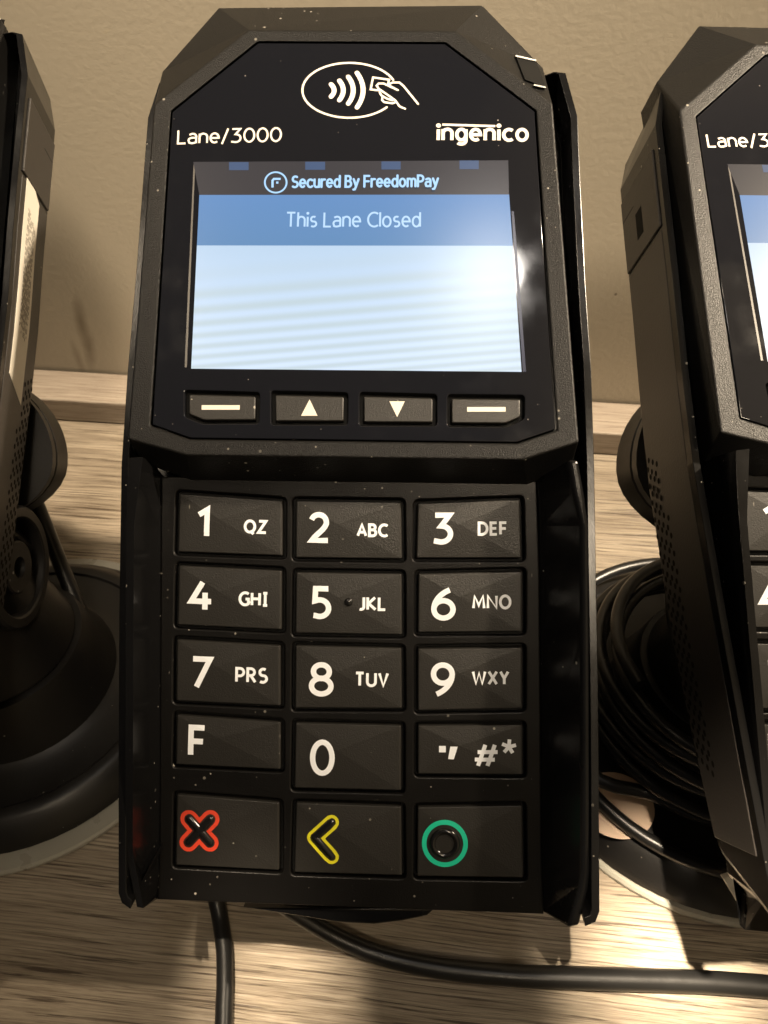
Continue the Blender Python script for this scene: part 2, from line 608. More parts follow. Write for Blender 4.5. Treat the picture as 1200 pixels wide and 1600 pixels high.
G = {
    '0': (.60, [closed(arc(.30, .5, .30, .5, 0, 360, 28)[:-1])]),
    '1': (.34, [[(.0, .80), (.26, 1.0), (.26, 0)]]),
    '2': (.62, [[*arc(.28, .70, .28, .30, 160, -10, 14), *bez((.555, .65), (.50, .42), (.2, .25), (.03, 0), 6)[1:], (.62, 0)]]),
    '3': (.58, [[(.05, 1), (.53, 1), (.25, .60), *arc(.25, .30, .31, .30, 80, -110, 14)[0:], (.0, .05)]]),
    '4': (.68, [[(.38, 1), (.0, .30), (.68, .30)], [(.47, .62), (.47, 0)]]),
    '5': (.58, [[(.54, 1), (.07, 1), (.05, .56), *arc(.23, .30, .33, .30, 100, -115, 14)[0:], (.0, .04)]]),
    '6': (.60, [[*bez((.50, 1.0), (.22, .88), (.0, .62), (.0, .31), 10)], closed(arc(.30, .31, .30, .31, 0, 360, 26)[:-1])]),
    '7': (.58, [[(.0, 1), (.55, 1), (.13, 0)]]),
    '8': (.60, [closed(arc(.30, .765, .245, .235, 0, 360, 24)[:-1]), closed(arc(.30, .27, .30, .27, 0, 360, 26)[:-1])]),
    '9': (.60, [[*bez((.10, .0), (.38, .12), (.60, .38), (.60, .69), 10)], closed(arc(.30, .69, .30, .31, 0, 360, 26)[:-1])]),
    'A': (.68, [[(.0, 0), (.34, 1), (.68, 0)], [(.14, .32), (.54, .32)]]),
    'B': (.54, [[(.28, .53), *arc(.26, .77, .22, .23, -80, 90, 10), (0, 1), (0, 0), *arc(.28, .27, .26, .27, -90, 85, 10), (.0, .53)]]),
    'C': (.62, [arc(.42, .5, .42, .5, 52, 308, 20)]),
    'D': (.64, [closed([(0, 0), (0, 1), (.18, 1), *arc(.2, .5, .44, .5, 85, -85, 16), (.18, 0)])]),
    'E': (.46, [[(.46, 1), (0, 1), (0, 0), (.46, 0)], [(0, .52), (.42, .52)]]),
    'F': (.46, [[(.46, 1), (0, 1), (0, 0)], [(0, .50), (.42, .50)]]),
    'G': (.70, [[*arc(.44, .5, .44, .5, 52, 322, 22), (.70, .16), (.70, .48), (.46, .48)]]),
    'H': (.62, [[(0, 0), (0, 1)], [(.62, 0), (.62, 1)], [(0, .52), (.62, .52)]]),
    'I': (.34, [[(.17, 0), (.17, 1)], [(0, 1), (.34, 1)], [(0, 0), (.34, 0)]]),
    'J': (.36, [[(.36, 1), (.36, .22), *arc(.16, .22, .20, .22, -10, -120, 8)]]),
    'K': (.56, [[(0, 0), (0, 1)], [(.54, 1), (.06, .5), (.58, 0)]]),
    'L': (.44, [[(0, 1), (0, 0), (.46, 0)]]),
    'M': (.80, [[(0, 0), (.08, 1), (.40, .22), (.72, 1), (.80, 0)]]),
    'N': (.64, [[(0, 0), (0, 1), (.64, 0), (.64, 1)]]),
    'O': (.74, [closed(arc(.37, .5, .37, .5, 0, 360, 28)[:-1])]),
    'P': (.52, [[(0, 0), (0, 1), (.24, 1), *arc(.24, .72, .28, .28, 88, -88, 12), (0, .44)]]),
    'Q': (.74, [closed(arc(.37, .5, .37, .5, 0, 360, 28)[:-1]), [(.40, .12), (.66, -.16)]]),
    'R': (.56, [[(0, 0), (0, 1), (.22, 1), *arc(.22, .74, .27, .26, 88, -88, 12), (0, .48)], [(.24, .46), (.56, 0)]]),
    'S': (.52, [[*arc(.28, .75, .25, .25, 50, 240, 12), *arc(.25, .26, .28, .26, 60, -130, 14)]]),
    'T': (.58, [[(0, 1), (.58, 1)], [(.29, 1), (.29, 0)]]),
    'U': (.62, [[(0, 1), (0, .30), *arc(.31, .30, .31, .30, 190, 350, 14), (.62, .30), (.62, 1)]]),
    'V': (.62, [[(0, 1), (.31, 0), (.62, 1)]]),
    'W': (.92, [[(0, 1), (.22, 0), (.46, .92), (.70, 0), (.92, 1)]]),
    'X': (.60, [[(0, 0), (.60, 1)], [(0, 1), (.60, 0)]]),
    'Y': (.58, [[(0, 1), (.29, .46), (.58, 1)], [(.29, .46), (.29, 0)]]),
    'Z': (.56, [[(0.02, 1), (.54, 1), (.0, 0), (.56, 0)]]),
    'a': (.46, [[(.04, .64), *arc(.24, .50, .22, .21, 100, 0, 8), (.46, 0)], [(.46, .40), *bez((.30, .42), (.0, .42), (.0, .28), (.0, .20), 8), *bez((.0, .06), (.10, .0), (.20, .0), (.22, .0), 6)[1:], *bez((.34, .0), (.42, .05), (.46, .12), (.46, .16), 5)[1:]]]),
    'n': (.46, [[(0, 0), (0, .71)], [(0, .46), *arc(.23, .47, .23, .24, 165, 0, 10), (.46, 0)]]),
    'e': (.50, [[(.02, .36), (.50, .36), *arc(.25, .36, .25, .35, 5, 310, 20)]]),
    '/': (.36, [[(0, -.12), (.36, 1.05)]]),
    'i': (.0, [[(0, 0), (0, .70)], closed(arc(0, .95, .035, .035, 0, 360, 10)[:-1])]),
    'g': (.48, [[(.48, .71), (.48, -.02), *arc(.24, -.02, .24, .24, -5, -140, 10)], closed(arc(.24, .36, .24, .35, 0, 360, 22)[:-1])]),
    'c': (.44, [arc(.28, .355, .28, .355, 50, 310, 16)]),
    'o': (.52, [closed(arc(.26, .355, .26, .355, 0, 360, 24)[:-1])]),
    'u': (.46, [[(0, .71), (0, .24), *arc(.23, .24, .23, .24, 190, 345, 10), (.46, .26)], [(.46, .71), (.46, 0)]]),
    'r': (.30, [[(0, 0), (0, .71)], [(0, .44), *arc(.24, .44, .24, .26, 165, 70, 8)]]),
    'd': (.50, [[(.50, 1.02), (.50, 0)], closed(arc(.25, .355, .25, .355, 0, 360, 22)[:-1])]),
    'y': (.48, [[(0, .71), (.25, .06)], [(.48, .71), (.22, -.05), (.13, -.24), (.0, -.26)]]),
    'm': (.76, [[(0, 0), (0, .71)], [(0, .47), *arc(.19, .49, .19, .22, 165, 0, 9), (.38, 0)], [(.38, .47), *arc(.57, .49, .19, .22, 165, 0, 9), (.76, 0)]]),
    'h': (.46, [[(0, 0), (0, 1.02)], [(0, .46), *arc(.23, .47, .23, .24, 165, 0, 10), (.46, 0)]]),
    's': (.40, [[*arc(.21, .53, .18, .18, 50, 240, 9), *arc(.19, .19, .21, .19, 60, -130, 10)]]),
    'l': (.0, [[(0, 0), (0, 1.02)]]),
    '#': (.80, [[(.12, 0), (.38, 1)], [(.46, 0), (.72, 1)], [(.10, .66), (.82, .66)], [(.0, .30), (.72, .30)]]),
    '*': (.60, [[(.30, .5), (.30 + .5 * math.cos(R(a)) * .62, .5 + .5 * math.sin(R(a)))] for a in (90, 162, 234, 306, 18)]),
}


def ribbon(pts, hw, is_closed, cap=0.0):
    """2-D polyline -> (verts, quads) with mitred joins"""
    p = [Vector(q) for q in pts]
    q = [p[0]]
    for v in p[1:]:
        if (v - q[-1]).length > 1e-5:
            q.append(v)
    p = q
    n = len(p)
    if cap and not is_closed:
        p[0] = p[0] + (p[0] - p[1]).normalized() * cap
        p[-1] = p[-1] + (p[-1] - p[-2]).normalized() * cap
    V, F = [], []
    for i in range(n):
        if is_closed:
            a, c = p[i - 1], p[(i + 1) % n]
        else:
            a = p[i - 1] if i else None
            c = p[i + 1] if i < n - 1 else None
        e1 = (p[i] - a).normalized() if a is not None else (c - p[i]).normalized()
        e2 = (c - p[i]).normalized() if c is not None else e1
        n1 = Vector((-e1.y, e1.x)); n2 = Vector((-e2.y, e2.x))
        k = n1 + n2
        if k.length < 1e-4:
            k = n1
        k = k / max(0.42, k.dot(n1))
        V += [p[i] + k * hw, p[i] - k * hw]
    m = n if is_closed else n - 1
    for i in range(m):
        j = (i + 1) % n
        F.append((2 * i, 2 * i + 1, 2 * j + 1, 2 * j))
    return V, F


def disc2(c, r, n=10):
    V = [Vector((c[0] + r * math.cos(2 * math.pi * i / n), c[1] + r * math.sin(2 * math.pi * i / n))) for i in range(n)]
    return V, [tuple(range(n))]


def strokes_mesh(strokes, hw, round_caps=False):
    """list of strokes -> verts with a tiny height step per stroke so none share a plane"""
    V, F, Z = [], [], []
    z = 0.0

    def put(v, f):
        nonlocal z
        b = len(V)
        V.extend(v); Z.extend([z] * len(v))
        F.extend(tuple(i + b for i in g) for g in f)
        z += 0.004
    for s in strokes:
        c = isinstance(s, tuple) and s[0] == 'c'
        pts = s[1] if c else s
        put(*ribbon(pts, hw, c))
        if round_caps and not c:
            put(*disc2(pts[0], hw, 12)); put(*disc2(pts[-1], hw, 12))
    return V, F, Z


def layout(text, gap, sx_scale=1.0):
    out, x = [], 0.0
    for ch in text:
        if ch == ' ':
            x += 0.34; continue
        w, ss = G[ch]
        for s in ss:
            c = isinstance(s, tuple) and s[0] == 'c'
            pts = [(a * sx_scale + x, b) for a, b in (s[1] if c else s)]
            out.append(('c', pts) if c else pts)
        x += w * sx_scale + gap
    return out


def fit_strokes(strokes, box, sw):
    """scale strokes so that with stroke width sw they fill box = (x0, y0, x1, y1) with y up"""
    xs = [p[0] for s in strokes for p in (s[1] if s[0] == 'c' else s)]
    ys = [p[1] for s in strokes for p in (s[1] if s[0] == 'c' else s)]
    x0, x1, y0, y1 = min(xs), max(xs), min(ys), max(ys)
    kx = (box[2] - box[0] - sw) / max(1e-6, x1 - x0)
    ky = (box[3] - box[1] - sw) / max(1e-6, y1 - y0)

    def f(p):
        return (box[0] + sw / 2 + (p[0] - x0) * kx, box[1] + sw / 2 + (p[1] - y0) * ky)
    return [('c', [f(p) for p in s[1]]) if s[0] == 'c' else [f(p) for p in s] for s in strokes]


def mark(name, plane, V, F, Z, w, mat, parent, height=None, rot=0.0, cen=None, cuts=()):
    """flat printed mark on a plane; height(x, y) lets it follow a shaped key top"""
    bm = bmesh.new()
    cs, sn = math.cos(rot), math.sin(rot)
    vs_ = []
    for v, z in zip(V, Z):
        x, y = v[0], v[1]
        if rot:
            dx, dy = x - cen[0], y - cen[1]
            x, y = cen[0] + dx * cs - dy * sn, cen[1] + dx * sn + dy * cs
        vs_.append(bm.verts.new((x, y, z)))
    for f in F:
        try:
            bm.faces.new([vs_[i] for i in f])
        except ValueError:
            pass
    for co, no in cuts:
        bmesh.ops.bisect_plane(bm, geom=bm.verts[:] + bm.edges[:] + bm.faces[:], plane_co=(*co, 0), plane_no=(*no, 0), dist=1e-6)
    for v in bm.verts:
        h = height(v.co.x, v.co.y) if height else 0.0
        v.co = L(plane.at(v.co.x, v.co.y, w + h + v.co.z))
    bmesh.ops.recalc_face_normals(bm, faces=bm.faces)
    nn = plane.n
    for f in bm.faces:
        f.normal_update()
        if f.normal.dot(nn) < 0:
            f.normal_flip()
    me = bpy.data.meshes.new(name)
    bm.to_mesh(me); bm.free()
    return link(name, me, mat, parent)


def text_mark(name, plane, text, pxbox, stroke_px, w, mat, parent, gap=.22, rot=0.0, round_caps=False, sxs=1.0, **kw):
    a = plane.hit2(pxbox[0], pxbox[3], w); b = plane.hit2(pxbox[2], pxbox[1], w)
    sw = stroke_px * (b.x - a.x) / (pxbox[2] - pxbox[0])
    st = fit_strokes(layout(text, gap, sxs), (a.x, a.y, b.x, b.y), sw)
    V, F, Z = strokes_mesh(st, sw / 2, round_caps)
    cen = ((a.x + b.x) / 2, (a.y + b.y) / 2)
    return mark(name, plane, V, F, Z, w, mat, parent, rot=R(rot), cen=cen, **kw)


def px_strokes(plane, w, strokes):
    """strokes given in photograph pixels -> plane millimetres"""
    out = []
    for s in strokes:
        c = isinstance(s, tuple) and s[0] == 'c'
        pts = [tuple(plane.hit2(a, b, w)) for a, b in (s[1] if c else s)]
        out.append(('c', pts) if c else pts)
    return out


# ------------------------------------------------------------------ the payment terminal
def build_terminal():
    root = bpy.data.objects.new('payment_terminal', None)
    root.empty_display_size = 0.02
    COL.objects.link(root)

    # ---- lower shell: outer walls, rim and floor of the tub
    px = [(249, 128), (231, 184), (222, 300), (213, 421), (199, 582), (189.5, 728), (186, 961), (185, 1200), (185, 1396), (190, 1411), (204, 1421), (240, 1404),
          (853, 1430), (914, 1448), (931, 1441), (937, 1424), (935.5, 1200), (934, 1050), (932, 940), (928.5, 728), (924, 580), (915, 447), (907, 290), (902.5, 182), (884, 114), (866, 112), (846, 119),
          (815, 130), (742, 48), (352, 48), (290, 130), (256, 148)]
    out2 = [SH.hit2(*p) for p in px]
    thick = 1.35
    inn2 = offset_poly(out2, thick)
    i0 = px.index((884, 114))                             # thin top lip of the card slot
    inn2[i0] = out2[i0] + Vector((-thick, -.25)); inn2[i0 + 1] = out2[i0 + 1] + Vector((0, -.25)); inn2[i0 + 2] = out2[i0 + 2] + Vector((0, -.25))
    n = len(out2)
    D = 20.5

    def thin(y):                                          # the body gets thinner towards its lower edge
        return 1.0 - 0.17 * min(1.0, max(0.0, (-28.0 - y) / 32.0))
    top_y = SH.to2(SH.hit(600, 175)).y
    back2 = [Vector((p.x * 0.985, p.y - (1.0 if p.y > top_y else 0))) for p in out2]
    back2b = [Vector((p.x * 0.90, p.y - (6.0 if p.y > top_y else 0))) for p in out2]
    for i, p in enumerate(out2):                          # the underside is cut back towards the rear
        if p.y < -66:
            back2[i].y += 7.0; back2b[i].y += 11.0
    low = {11: (-1, px.index((204, 1421))), 12: (1, px.index((914, 1448)))}   # the lower edge is open below the keypad
    V = []
    for lst in (out2, inn2):
        for i, p in enumerate(lst):
            if i in low:
                sd, k = low[i]
                q = SH.at(*out2[k])
                V.append(L((q.x - sd * (thick if lst is inn2 else 0), q.y + (6.4 if lst is inn2 else 6.0), -3.4)))
            else:
                V.append(L(SH.at(*p)))
    # inner wall runs down to the keypad floor
    fl = []
    for i, p in enumerate(inn2):
        q = SH.at(*p)
        if i in low:
            sd, k = low[i]; q = SH.at(*out2[k])
            fl.append(L((q.x - sd * thick, q.y + 6.8, -3.8)))
        elif q.y < 8:
            fl.append(L((q.x, q.y, -3.8)))
        else:
            fl.append(L(SH.at(p[0], p[1], -9.0)))
    V += fl
    V += [L(SH.at(p[0], p[1], -D * thin(p[1]))) for p in back2] + [L(SH.at(p[0], p[1], -(D + 5.5) * thin(p[1]))) for p in back2b]
    F = []
    for i in range(n):
        j = (i + 1) % n
        F += [(i, j, n + j, n + i), (n + i, n + j, 2 * n + j, 2 * n + i), (i, 3 * n + i, 3 * n + j, j), (3 * n + i, 4 * n + i, 4 * n + j, 3 * n + j)]
    F += [tuple(range(2 * n, 3 * n)), tuple(range(4 * n, 5 * n))]
    shell = mesh('shell', V, F, M_SHELL, root, bevel=0.00028, seg=2)

    # ---- side walls' lighter skins, a door panel with a port, grilles, rating label
    def side_pt(side, v, depth, out=0.06):
        """point on the outer side wall: v along the terminal, depth below the rim"""
        chain = [p for p in out2 if (p.x < -20 if side < 0 else p.x > 20) and p.y < SH.to2(SH.hit(600, 150)).y]
        chain.sort(key=lambda p: p.y)
        x = chain[0].x
        for a, b in zip(chain, chain[1:]):
            if a.y <= v <= b.y:
                t = (v - a.y) / (b.y - a.y); x = a.x + (b.x - a.x) * t
                break
        else:
            x = chain[-1].x if v > chain[-1].y else chain[0].x
        x *= 1 - 0.015 * depth / D
        return L(SH.at(x + side * out, v, -depth * (thin(v) if depth > 3 else 1)))

    def side_strip(name, side, v0, v1, d0, d1, mat, parent, out=0.06, th=0.5, nseg=10, skew=0.0, bev=0.00015):
        V, F = [], []
        for k in range(nseg + 1):
            v = v0 + (v1 - v0) * k / nseg
            V += [side_pt(side, v, d0, out), side_pt(side, v + skew, d1, out), side_pt(side, v + skew, d1, out - th), side_pt(side, v, d0, out - th)]
        for k in range(nseg):
            a, b = 4 * k, 4 * k + 4
            for i in range(4):
                F.append((a + i, a + (i + 1) % 4, b + (i + 1) % 4, b + i))
        F += [(3, 2, 1, 0), (4 * nseg, 4 * nseg + 1, 4 * nseg + 2, 4 * nseg + 3)]
        return mesh(name, V, F, mat, parent, bevel=bev, seg=1)

    vtop = 74.0
    for side in (-1, 1):
        skin = side_strip('side_panel', side, -58, vtop - 18, 2.2, D - 0.2, M_SIDE, root, 0.10, 0.6)
        door = side_strip('port_door', side, vtop - 17.2, vtop, 2.2, D - 0.2, M_SIDE, root, 0.35, 0.8)
        side_strip('seam', side, vtop - 5.2, vtop - 4.8, D - 7, D - 0.5, M_LINE, door, 0.38, 0.2, 2)
        if side < 0:
            side_strip('port', side, vtop - 13.5, vtop - 7.5, 9.8, 13.0, M_HOLE, door, 0.39, 0.5, 2, bev=0)
        # perforated grille: flat dark discs for the shade in round openings, in a staggered band
        V, F = [], []
        for r_ in range(34):
            for c_ in range(4):
                v = 14 - r_ * 1.75 - c_ * 0.9
                d = D - 1.6 - c_ * 1.85 + (0.9 if r_ % 2 else 0)
                if c_ == 3 and r_ < 6:
                    continue
                b = len(V)
                for k in range(10):
                    a = 2 * math.pi * k / 10
                    V.append(side_pt(side, v + .62 * math.cos(a), d + .55 * math.sin(a), 0.13))
                F.append(tuple(range(b, b + 10)))
        mesh('grille', V, F, M_HOLE, skin)
        if side > 0:
            lab = side_strip('rating_label', side, 12, 60, 5.0, 14.0, M_PAPER, root, 0.16, 0.1, 8, skew=-5.0, bev=0)
            V, F = [], []
            for c_ in range(8):
                v = 24.0 + random.random() * 2
                while v < 52:
                    ln = random.choice((.5, .8, 1.2, 1.7))
                    d = 7.4 + c_ * 0.68
                    b = len(V)
                    for vv, dd in ((v, d), (v + ln, d), (v + ln, d + .34), (v, d + .34)):
                        V.append(side_pt(side, vv - (dd - 6) * .6, dd, 0.19))
                    F.append((b, b + 1, b + 2, b + 3))
                    v += ln + random.choice((.35, .5, .9))
            mesh('small_print', V, F, M_INK, lab)

    # ---- keypad plate with a well for every key
    K = [('1', 'QZ', [(280.7, 771.7), (441, 782.7), (441, 868), (278, 862)]),
         ('2', 'ABC', [(462.8, 782.7), (626.7, 785), (628, 873), (462, 871)]),
         ('3', 'DEF', [(653, 787), (812.7, 780.7), (815, 871.7), (650.7, 871.7)]),
         ('4', 'GHI', [(279.7, 884), (440, 892), (439.7, 984), (277.5, 976)]),
         ('5', 'JKL', [(462.8, 894.5), (627.5, 897), (628, 991.7), (461.5, 989)]),
         ('6', 'MNO', [(654, 897), (816, 893), (816, 986.7), (653, 988)]),
         ('7', 'PRS', [(276.6, 999.7), (438, 1009), (438, 1102.6), (275.6, 1094.7)]),
         ('8', 'TUV', [(461.8, 1009), (627, 1013), (628, 1106.7), (461, 1106)]),
         ('9', 'WXY', [(653, 1014), (816, 1011.7), (816, 1106.7), (653, 1110)]),
         ('F', '', [(276.6, 1117.4), (438, 1129), (438, 1202), (275, 1194)]),
         ('0', '', [(461.8, 1130), (626.7, 1134), (626.7, 1235), (460, 1231)]),
         ('#', '', [(653, 1134), (816, 1132.7), (816.7, 1210), (653, 1209)]),
         ('x', '', [(276.6, 1241.9), (436, 1254.5), (436, 1360), (275, 1351.7)]),
         ('<', '', [(462.8, 1255), (626.7, 1260.7), (628, 1368), (460, 1363)]),
         ('o', '', [(652.7, 1261.7), (816, 1259), (818, 1371.7), (651.7, 1369)])]
    quads = [[KP.hit2(*q) for q in k[2]] for k in K]
    outer = [KP.hit2(*p, -.1) for p in ((245, 1406), (850, 1429), (846, 1340), (843, 900), (838, 752), (252, 745), (251, 900), (249, 1330))]
    kp = plate('keypad_plate', [outer] + [round_poly(offset_poly(q, -0.72), 1.0) for q in quads], KP, -0.1, 2.0, M_KEYPAD, root, 0.28, 2)

    plate('keypad_floor', [offset_poly(outer, 0.5)], KP, -2.0, 1.0, M_FLOOR, kp)

    # ---- keys
    BOX = {'1': (306.6, 792.2, 328.2, 841.3), '2': (482.4, 800.2, 517.2, 848.3), '3': (673.3, 801, 708.3, 850.7), '4': (295, 905.6, 335, 956), '5': (485.6, 915.7, 518.2, 967),
           '6': (673.3, 917.7, 712.3, 969.3), '7': (297, 1025.6, 332.6, 1077), '8': (482.4, 1034.5, 522, 1087.7), '9': (672.7, 1035, 711, 1088.3), 'F': (294, 1132.6, 324, 1183.3),
           '0': (484, 1155.4, 523.6, 1211.5), '#': (738.3, 1160.7, 780.7, 1199)}
    BOX2 = {'1': (381, 812.2, 418, 836.4), '2': (557, 818, 607.7, 839), '3': (746, 815, 793.3, 836.7), '4': (373, 924.6, 420, 947), '5': (560, 931.7, 604.3, 954), '6': (737.3, 929.3, 799.3, 951.5),
            '7': (367.8, 1043, 419, 1067), '8': (554, 1050, 607.7, 1072.7), '9': (736.7, 1047.7, 796, 1070)}
    LABEL = {'1': 'key 1 QZ', '2': 'key 2 ABC', '3': 'key 3 DEF'}
    H = 0.33
    for (ch, sub, qpx), q in zip(K, quads):
        TL, TR, BR, BL = q
        cen = (TL + TR + BR + BL) / 4
        ap = TL * 0.36 + TR * 0.24 + BR * 0.16 + BL * 0.24          # facet apex, up and left of the centre

        def height(x, y, q=q, ap=ap):
            p = Vector((x, y)); best = 1.0
            for i in range(4):
                a, b = q[i], q[(i + 1) % 4]
                e = (b - a).normalized(); nrm = Vector((-e.y, e.x))
                d0 = (ap - a).dot(nrm); d = (p - a).dot(nrm)
                best = min(best, d / d0)
            return H * max(0.0, best)
        base = offset_poly(q, -0.12)
        V = [L(KP.at(*p, 0)) for p in q] + [L(KP.at(*ap, H))] + [L(KP.at(*p, -1.9)) for p in base]
        F = [(0, 1, 4), (1, 2, 4), (2, 3, 4), (3, 0, 4)] + [(i, 5 + i, 5 + (i + 1) % 4, (i + 1) % 4) for i in range(4)] + [(8, 7, 6, 5)]
        key = mesh('key', V, F, M_KEY, root, bevel=0.00026, seg=3)
        tilt = math.degrees(math.atan2((TR - TL).y, (TR - TL).x))
        cuts = [(tuple(ap), (-(c - ap).y, (c - ap).x)) for c in q]
        kw = dict(height=height, cuts=cuts)
        if ch in BOX:
            text_mark('legend', KP, ch, BOX[ch], 8.6 if ch.isdigit() else (8.8 if ch == 'F' else 6.4), 0.035, M_WHITE, key, rot=tilt * .4, **kw)
        if sub:
            text_mark('legend', KP, sub, BOX2[ch], 4.3, 0.035, M_WHITE, key, gap=.29, rot=tilt * .4, **kw)
        if ch == '#':
            V2, F2, Z2 = strokes_mesh(px_strokes(KP, .03, [[(686, 1170), (696.5, 1170)]]), 0.60)
            mark('legend', KP, V2, F2, Z2, 0.035, M_WHITE, key, **kw)
            V2 = [KP.hit2(*p) for p in ((703.5, 1165.7), (715, 1165.7), (709, 1186), (700, 1185.5))]
            mark('legend', KP, V2, [(3, 2, 1, 0)], [0] * 4, 0.035, M_WHITE, key, **kw)
            c0 = KP.hit2(795, 1166.5)
            st = [[(c0.x, c0.y), (c0.x + 1.36 * math.cos(R(a)), c0.y + 1.36 * math.sin(R(a)))] for a in (86, 158, 230, 302, 14)]
            V2, F2, Z2 = strokes_mesh(st, 0.34)
            mark('legend', KP, V2, F2, Z2, 0.035, M_WHITE, key, **kw)
        if ch == '5':
            c = KP.hit2(544.5, 940.5)
            V2, F2 = [], []
            for k in range(5):
                rr = 0.82 * math.cos(R(k * 22)); zz = 0.48 * math.sin(R(k * 22))
                for i in range(14):
                    a = 2 * math.pi * i / 14
                    V2.append(L(KP.at(c.x + rr * math.cos(a), c.y + rr * math.sin(a), height(c.x, c.y) - .08 + zz)))
            for k in range(4):
                for i in range(14):
                    F2.append((14 * k + i, 14 * k + (i + 1) % 14, 14 * k + 14 + (i + 1) % 14, 14 * k + 14 + i))
            F2.append(tuple(range(56, 70)))
            mesh('locating_dot', V2, F2, M_EMBOSS, key, smooth=180)

        def star(skel, Rd, c, nn=72):
            """radial outline of the union of capsules round the segments"""
            pts = []
            for i in range(nn):
                a = 2 * math.pi * i / nn
                u = Vector((math.cos(a), math.sin(a)))
                lo, hi = 0.0, 12.0
                # farthest radius still within Rd of the skeleton
                best = 0.0
                for s in range(241):
                    r_ = 12.0 * s / 240
                    p = c + u * r_
                    dm = 1e9
                    for A, B in skel:
                        ab = B - A; t = max(0, min(1, (p - A).dot(ab) / ab.length_squared))
                        dm = min(dm, (p - (A + ab * t)).length)
                    if dm <= Rd:
                        best = r_
                pts.append(c + u * best)
            return pts

        def ringmark(name, skel, c, Ro, Ri, mat):
            o_, i_ = star(skel, Ro, c), star(skel, Ri, c)
            nn = len(o_)
            mark(name, KP, o_ + i_, [(k, (k + 1) % nn, nn + (k + 1) % nn, nn + k) for k in range(nn)], [0] * (2 * nn), 0.035, mat, key, **kw)

        def bars(skel, rr, hgt):
            V2, F2 = [], []
            dz = 0.0
            for A, B in skel:
                d = (B - A).normalized(); nrm = Vector((-d.y, d.x))
                loops = []
                for k in range(4):
                    f = math.cos(R(k * 28)); z = hgt * math.sin(R(k * 28)) + dz
                    lp = []
                    for i in range(9):
                        a = -90 + 180 * i / 8
                        lp.append(B + d * (rr * f * math.cos(R(a))) + nrm * (rr * f * math.sin(R(a))))
                    for i in range(9):
                        a = 90 + 180 * i / 8
                        lp.append(A + d * (rr * f * math.cos(R(a))) + nrm * (rr * f * math.sin(R(a))))
                    loops.append([L(KP.at(p.x, p.y, height(p.x, p.y) - .05 + z)) for p in lp])
                b = len(V2); m = len(loops[0])
                for lp in loops:
                    V2 += lp
                for k in range(3):
                    for i in range(m):
                        F2.append((b + k * m + i, b + k * m + (i + 1) % m, b + (k + 1) * m + (i + 1) % m, b + (k + 1) * m + i))
                F2.append(tuple(range(b + 3 * m, b + 4 * m)))
                dz += 0.006
            mesh('raised_mark', V2, F2, M_EMBOSS, key, smooth=60)
        z7 = lambda x, y: KP.hit2(180 + x / 3.158, 1100 + y / 3.158)
        if ch == 'x':
            sk = [(z7(366, 566), z7(468, 682)), (z7(472, 566), z7(362, 682))]
            c = z7(417, 624)
            ringmark('coloured_outline', sk, c, 1.72, 1.00, M_RED)
            bars(sk, 0.72, 0.42)
        elif ch == '<':
            sk = [(z7(984, 658), z7(1068, 582)), (z7(984, 658), z7(1068, 752))]
            ringmark('coloured_outline', sk, z7(984, 658), 1.42, 0.85, M_YELLOW)
            bars(sk, 0.62, 0.42)
        elif ch == 'o':
            c = KP.hit2(695, 1317.3)
            nn = 48
            pts = [Vector((c.x + r_ * math.cos(2 * math.pi * i / nn), c.y + 1.04 * r_ * math.sin(2 * math.pi * i / nn))) for r_ in (4.28, 3.42) for i in range(nn)]
            mark('coloured_outline', KP, pts, [(k, (k + 1) % nn, nn + (k + 1) % nn, nn + k) for k in range(nn)], [0] * (2 * nn), 0.035, M_GREEN, key, **kw)
            V2, F2 = [], []
            prof = [(2.9, -.05), (2.75, .30), (2.4, .48), (2.0, .38), (1.72, .05)]
            for r_, z in prof:
                for i in range(40):
                    a = 2 * math.pi * i / 40
                    V2.append(L(KP.at(c.x + r_ * math.cos(a), c.y + r_ * math.sin(a), height(c.x + r_ * math.cos(a), c.y + r_ * math.sin(a)) + z)))
            for k in range(4):
                for i in range(40):
                    F2.append((40 * k + i, 40 * k + (i + 1) % 40, 40 * k + 40 + (i + 1) % 40, 40 * k + 40 + i))
            mesh('raised_mark', V2, F2, M_EMBOSS, key, smooth=180)

    # ---- sloping keypad side rails
    def rail(ys, outer_px, inner_px, base_px):
        V, F = [], []
        for o_, i_, b_ in zip(outer_px, inner_px, base_px):
            p, q = RP.hit(*o_), RP.hit(*i_)
            p0 = Vector((p.x, p.y, -2.0)); b = KP.hit(*b_, -.15); b0 = Vector((b.x, b.y, -2.0))
            V += [L(p0), L(p), L(q), L(b), L(b0)]
        m = len(outer_px)
        for k in range(m - 1):
            for i in range(5):
                F.append((5 * k + i, 5 * k + (i + 1) % 5, 5 * k + 5 + (i + 1) % 5, 5 * k + 5 + i))
        F += [(4, 3, 2, 1, 0), tuple(5 * (m - 1) + i for i in range(5))]
        return mesh('keypad_rail', V, F, M_SHELL, root, bevel=0.0007, seg=3)
    rail(None, [(202, 716), (199, 760), (197.5, 822), (196.5, 1000), (196, 1200), (196, 1322), (199, 1345), (214, 1417)],
         [(223, 714), (217, 760), (209.5, 822), (208.5, 1000), (208, 1200), (207.5, 1322), (209, 1340), (224, 1419)],
         [(252, 745), (251.5, 770), (251, 822), (250.5, 1000), (250, 1200), (249, 1330), (248, 1380), (245, 1405)])
    rail(None, [(904, 719), (913, 770), (920, 822), (921, 1000), (921.5, 1200), (922, 1365), (919, 1392), (905, 1448)],
         [(888, 717), (897, 770), (909, 822), (909.5, 1000), (909.5, 1200), (909, 1358), (905, 1385), (886, 1449)],
         [(838, 750), (840, 780), (842, 822), (843.5, 1000), (845, 1200), (846, 1345), (848, 1395), (850, 1428)])

